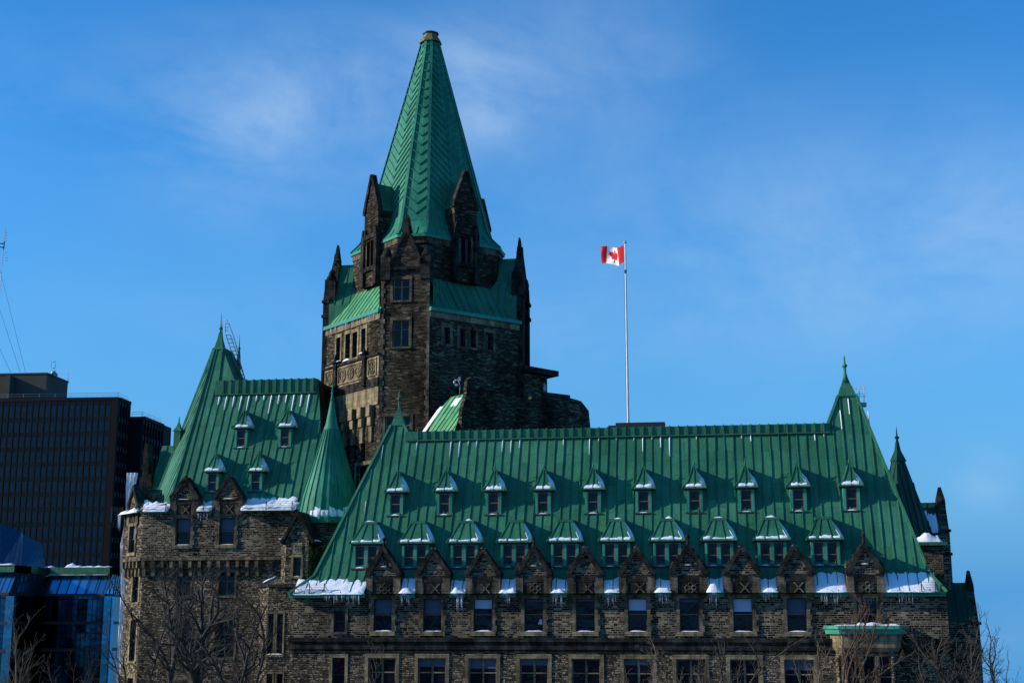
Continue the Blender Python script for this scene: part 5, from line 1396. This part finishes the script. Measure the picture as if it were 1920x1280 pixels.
# ------------------------------------------------------------------ blue glass building
GB = thing('glass_building', at(120, 1280, 150), 'blue mirrored glass building with a sloping glass band under its green snowy cornice', 'office building')
def facade_glass(name, col, metal, rough, var, sx=.95, sz=3.3, patch=False):
    m, N, b = new_mat(name); P, u, v = wall_coords(N)
    br = N.n('ShaderNodeTexBrick', {'Vector': N.comb(u, v, 0), 'Color1': (1 - var, 1 - var, 1 - var, 1), 'Color2': (1 + var, 1 + var, 1 + var, 1), 'Mortar': (.06, .06, .08, 1), 'Scale': 1.0, 'Mortar Size': .05, 'Mortar Smooth': 0.1, 'Bias': 0.0, 'Brick Width': sx, 'Row Height': sz}, offset=0.0)
    if patch: cc = N.mix(N.math('MULTIPLY', N.ramp(br.outputs[0], [(.5, 0.0), (.9, .5)]), N.ramp(N.noise(N.vm('MULTIPLY', P, (1, 1, .3)), .25, 2), [(.45, .05), (.6, 1.0)])), (.002, .004, .010), col)
    else: cc = N.mix(1.0, col, br.outputs[0], 'MULTIPLY')
    put(N, b, base_color=cc, metallic=metal, roughness=rough, normal=N.n('ShaderNodeBump', {'Height': N.math('ADD', N.noise(P, .5, 2), N.math('MULTIPLY', br.outputs[0], .02)), 'Strength': .12, 'Distance': .5}).outputs[0])
    return m
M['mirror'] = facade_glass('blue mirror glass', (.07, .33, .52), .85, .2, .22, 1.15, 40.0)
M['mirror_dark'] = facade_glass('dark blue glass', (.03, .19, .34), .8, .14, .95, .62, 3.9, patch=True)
GYv = 150.0
zg = lambda y: at(150, y, GYv).z
zc_t, zc_b, zm_t, zm_b = zg(1060), zg(1073), zg(1074), zg(1116)
def gp(x, Yq): p = at(x, 1116, Yq); return V((p.x, p.y, 0))
plan = [gp(-140, 146), gp(17, 146), gp(30, 148.5), gp(79, 156), gp(87, 153.5), gp(198, 153.5), gp(212, 155.5), gp(245, 166)]
def inset(pl, d): return [p + V((0, d, 0)) + V((-d * .25 if i in (2, 6, 7) else 0, 0, 0)) for i, p in enumerate(pl)]
pin = inset(plan, 1.4); pcor = inset(plan, 1.0)
Zp = lambda P, z: [V((p.x, p.y, z)) for p in P]
for i in range(len(plan) - 1):
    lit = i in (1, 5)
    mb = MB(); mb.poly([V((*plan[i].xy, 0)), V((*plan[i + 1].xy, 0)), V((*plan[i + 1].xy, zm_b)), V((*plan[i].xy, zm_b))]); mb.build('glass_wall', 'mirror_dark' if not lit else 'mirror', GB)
    mb = MB(); mb.poly([V((*plan[i].xy, zm_b + .3)), V((*plan[i + 1].xy, zm_b + .3)), V((*pin[i + 1].xy, zm_t)), V((*pin[i].xy, zm_t))]); 
    P0, P1, Q0, Q1 = V((*plan[i].xy, zm_b + .3)), V((*plan[i + 1].xy, zm_b + .3)), V((*pin[i].xy, zm_t)), V((*pin[i + 1].xy, zm_t)); nb_ = max(1, round((P1 - P0).length / 1.15)); on_ = V(((P1 - P0).y, -(P1 - P0).x, .5)).normalized()
    for j in range(nb_ + 1): mb.bar(P0.lerp(P1, j / nb_), Q0.lerp(Q1, j / nb_), .09, .07, on_, 1)
    mb.build('sloping_glass', ['mirror', 'iron'], GB)
# bright corner strips of mirror glass
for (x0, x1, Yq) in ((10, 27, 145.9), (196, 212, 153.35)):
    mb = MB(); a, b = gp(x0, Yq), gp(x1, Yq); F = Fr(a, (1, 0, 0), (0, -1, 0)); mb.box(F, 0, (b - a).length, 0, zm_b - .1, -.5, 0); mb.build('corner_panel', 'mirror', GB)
mb = MB()
for i in range(len(plan) - 1):
    a, b = V((*plan[i].xy, 0)), V((*plan[i + 1].xy, 0)); out_ = V(((b - a).y, -(b - a).x, 0)).normalized()
    for z, h in ((zm_b, .3), (zg(1170), .35), (zg(1222), .35)): mb.bar(a + V((0, 0, z)) + out_ * .02, b + V((0, 0, z)) + out_ * .02, .3, h)
mb.build('floor_band', 'iron', GB)
mb = MB(); pc2 = inset(plan, .7)
for i in range(len(plan) - 1):
    mb.hexa([V((*pc2[i].xy, zc_b)), V((*pc2[i + 1].xy, zc_b)), V((*(pc2[i + 1] + V((0, 4, 0))).xy, zc_b)), V((*(pc2[i] + V((0, 4, 0))).xy, zc_b)), V((*pc2[i].xy, zc_t)), V((*pc2[i + 1].xy, zc_t)), V((*(pc2[i + 1] + V((0, 4, 0))).xy, zc_t)), V((*(pc2[i] + V((0, 4, 0))).xy, zc_t))])
mb.build('cornice', 'copper', GB)
mb = MB(); rr = [at(-60, 960, 158), at(0, 982, 158), at(40, 996, 159), at(43, 1002, 159.2), at(78, 1018, 160)]; rl = [at(-60, 1062, 151), at(0, 1062, 151), at(40, 1062, 152), at(43, 1062, 152.2), at(84, 1062, 154)]
for i in range(4): mb.poly([rl[i], rl[i + 1], rr[i + 1], rr[i]])
mb.poly([rr[0], rr[1], rr[2], rr[3], rr[4]] + [V((p.x, p.y + 6, 10)) for p in reversed(rr)])
mb.build('sloping_roof', M.setdefault('slate_blue', facade_glass('blue ribbed roof', (.012, .035, .09), .4, .4, .15, .5, 40)), GB)
FG = Fr((0, 0, 0), (1, 0, 0), (0, -1, 0))
for (x0, x1, Yq, h, sd_) in ((72, 98, 154.5, .2, 1), (122, 152, 154.6, .55, 2), (150, 205, 154.6, .25, 3), (-20, 22, 146.8, .3, 4)):
    a, b = at(x0, 1060, Yq), at(x1, 1060, Yq); snow_mound(Fr((0, Yq, 0), (1, 0, 0), (0, -1, 0)), a.x, b.x, zc_t, -1.2, .2, h, 700 + sd_)
snow_mound(Fr((0, 153.5 + 1.2, 0), (1, 0, 0), (0, -1, 0)), gp(90, 154.7).x, gp(203, 154.7).x, zm_t - .05, -.1, .5, .18, 720)

# ------------------------------------------------------------------ ground
def ground_material():
    m, N, b = new_mat('thawing winter lawn'); P = N.n('ShaderNodeNewGeometry').outputs['Position']
    f = N.ramp(N.noise(P, .06, 5, .6), [(.56, 0), (.66, 1)])
    put(N, b, base_color=N.mix(f, N.mix(N.noise(P, .7, 4), (.05, .045, .028), (.10, .085, .05)), (.55, .57, .6)), roughness=.9, normal=N.n('ShaderNodeBump', {'Height': N.noise(P, .8, 4), 'Strength': .5, 'Distance': .3}).outputs[0]); return m
def road_material():
    return plain_mat('asphalt', (.05, .05, .052), .85, var=.3, scale=1.5)
M['ground'] = ground_material(); M['road'] = road_material()
gs = 40; mb = MB(); vs = []
xs = [-3000, -800, -300] + [-160 + i * 10 for i in range(33)] + [300, 800, 3000]; ys = [-3000, -800, -200] + [-80 + i * 8 for i in range(24)] + [190, 250, 400, 900, 3000]
def gz(x, y):
    d = max(0.0, min(1.0, (62 - y) / 46.0)); far = max(0.0, y - 190.0, (abs(x) - 160.0))     # the town stands on a bluff: the land falls away beyond
    return 15.2 * d * d * (3 - 2 * d) * (1.0 if y < 62 else 0) - min(far * .11, 300.0)
for y in ys:
    for x in xs: vs.append(V((x, y, gz(x, y))))
n = len(xs); mb.mesh(vs, [(j * n + i, j * n + i + 1, (j + 1) * n + i + 1, (j + 1) * n + i) for j in range(len(ys) - 1) for i in range(n - 1)], 0, True)
tag(mb.build('ground', 'ground'), kind='structure')
mb = MB(); mb.box(FG, -155, 155, 0.0, .008, -82, -68); tag(mb.build('road', 'road'), kind='structure')
mb = MB(); mb.box(FG, -155, 155, 0.0, .13, -88, -82); tag(mb.build('pavement', plain_mat('concrete paving', (.32, .31, .29), .85)), kind='structure')

# ------------------------------------------------------------------ bare trees


def make_tree(x, ytop, Y, label, seed, spread=1.0, mat='bark', lean=(0, 0), fork=.45, dens=1.0, rad=.2, loose=1.0):
    """a leafless tree: a trunk that forks and limbs that divide down to twigs; x, ytop = where its top stands in the photograph"""
    rg = random.Random(seed); tp = at(x, ytop, Y); base = V((tp.x - lean[0], Y - lean[1], 0)); Ht = tp.z
    T = thing('bare_tree', base, label, 'tree', 'bare trees in front of the buildings')
    tk = MB(); br = MB(); count = [0]
    LEN = [fork * Ht, .36 * Ht * spread ** .3, .17 * Ht, .075 * Ht, .032 * Ht]; NCH = [(3, 4), (5, 8), (4, 7), (3, 5), (0, 0)]
    RR = [rad * 1.5, rad * .8, rad * .40, rad * .13 + .003, .0115]
    def grow(p, d, lvl, L):
        n = (6, 9, 7, 5, 3)[lvl]; pts = [p]; q = p; dd = d.copy(); wob = (.05, .10, .13, .15, .16)[lvl]; bend = V((rg.gauss(0, .05), rg.gauss(0, .05), .045 * loose)) if lvl else V((rg.gauss(0, .012), rg.gauss(0, .012), 0))
        for i in range(n):
            dd = (dd + bend + V((rg.gauss(0, wob), rg.gauss(0, wob), rg.gauss(0, wob * .6)))).normalized(); q = q + dd * (L / n); pts.append(q)
        r0, r1 = RR[lvl], RR[min(lvl + 1, 4)] * .8
        rs = [r0 + (r1 - r0) * i / n for i in range(n + 1)]
        (tk if lvl == 0 else br).tube(pts, rs, (8, 6, 5, 3, 3)[lvl])
        if lvl >= 4: return
        k_ = max(1, round(rg.randint(*NCH[lvl]) * (dens if lvl else 1)))
        for k in range(k_):
            t = (rg.uniform(.62, .98) if lvl == 0 else .15 + .82 * (k + rg.random()) / k_)
            i = min(int(t * n), n - 1); st = pts[i].lerp(pts[i + 1], t * n - i); bd = (pts[i + 1] - pts[i]).normalized()
            ax = V((rg.gauss(0, 1), rg.gauss(0, 1), rg.gauss(0, .5))); side = (ax - bd * ax.dot(bd)).normalized()
            ang = (rg.uniform(.22, .5) if lvl == 0 else rg.uniform(.4, .85)) * spread
            grow(st, (bd * math.cos(ang) + side * math.sin(ang)).normalized(), lvl + 1, LEN[lvl + 1] * rg.uniform(.6, 1.15) * (1 - .35 * t if lvl else 1))
        if lvl < 3: grow(pts[-1], dd, lvl + 1, LEN[lvl + 1] * rg.uniform(.7, 1.0))
    top = V((tp.x - base.x, tp.y - base.y, Ht)).normalized()
    grow(base, top, 0, LEN[0])
    zmax = max(v_[2] for v_ in br.v); k = Ht / zmax; ups = [v_ for v_ in br.v if v_[2] > zmax * .82]; mx = sum(v_[0] for v_ in ups) / len(ups); my = sum(v_[1] for v_ in ups) / len(ups)
    for m_ in (tk, br): m_.v = [(base.x + (v_[0] - base.x) * max(.85, k) - (mx - tp.x) * v_[2] / zmax, base.y + (v_[1] - base.y) * max(.85, k) - (my - Y) * v_[2] / zmax, v_[2] * k) for v_ in m_.v]
    tk.build('trunk', mat, T); br.build('branches', mat, T)
    return T


TREES = [
    (322, 1022, 92, 'slim dark bare tree rising against the left stone pavilion', 1, .8, 'bark', (0, 0), .80, 1.0, .22),
    (396, 1022, 88, 'broad forked bare tree before the left pavilion windows', 2, 1.05, 'bark', (.4, 0), .70, 1.2, .32),
    (470, 1080, 84, 'bare tree leaning right across the narrow stair windows', 13, 1.1, 'bark', (1.6, 0), .68, 1.0, .22),
    (256, 1120, 86, 'bare tree with branches reaching left over the lit stone corner', 4, 1.25, 'bark', (-.8, 0), .66, .8, .14),
    (38, 1120, 95, 'pale thin bare tree before the blue glass building', 5, .7, 'bark_pale', (0, 0), .74, .8, .14),
    (135, 1210, 90, 'low twiggy bare tree under the glass building', 6, 1.1, 'bark', (0, 0), .7, .8, .12),
    (700, 1190, 90, 'bare sapling top beside the small square window', 7, .9, 'bark_pale', (0, 0), .72, .7, .1),
    (1225, 1160, 86, 'wispy bare tree below the middle icicles', 8, 1.0, 'bark_pale', (-.8, 0), .7, .9, .14),
    (1405, 1150, 84, 'bare tree leaning right below the half drawn blind', 9, 1.1, 'bark', (3.2, 0), .72, 1.0, .18),
    (1528, 1165, 88, 'slender bare tree just left of the oriel bay', 10, .7, 'bark_pale', (0, 0), .78, .8, .12),
    (1622, 1100, 90, 'reddish bare tree standing before the oriel bay', 11, .7, 'bark_red', (0, 0), .78, .7, .12),
    (1770, 1125, 86, 'dense bare tree before the right end of the stone wall', 12, 1.15, 'bark', (-.6, 0), .66, 1.1, .22),
    (1850, 1145, 90, 'bare tree with curved limbs against the sky at the right corner', 3, 1.15, 'bark', (2.4, 0), .66, 1.1, .18),
    (1882, 1205, 92, 'small upright bare sapling against the sky, rightmost of all', 14, .6, 'bark', (0, 0), .8, .6, .09),
]
for t_ in TREES: make_tree(*t_)

tag(SNOW.build('roof_snow', 'snow'), 'white snow lying on eaves, dormers, gutters and sills', 'snow', kind='stuff')
tag(ICE.build('icicles', 'ice'), 'rows of icicles hanging from the snowy gutters', 'icicles', kind='stuff')
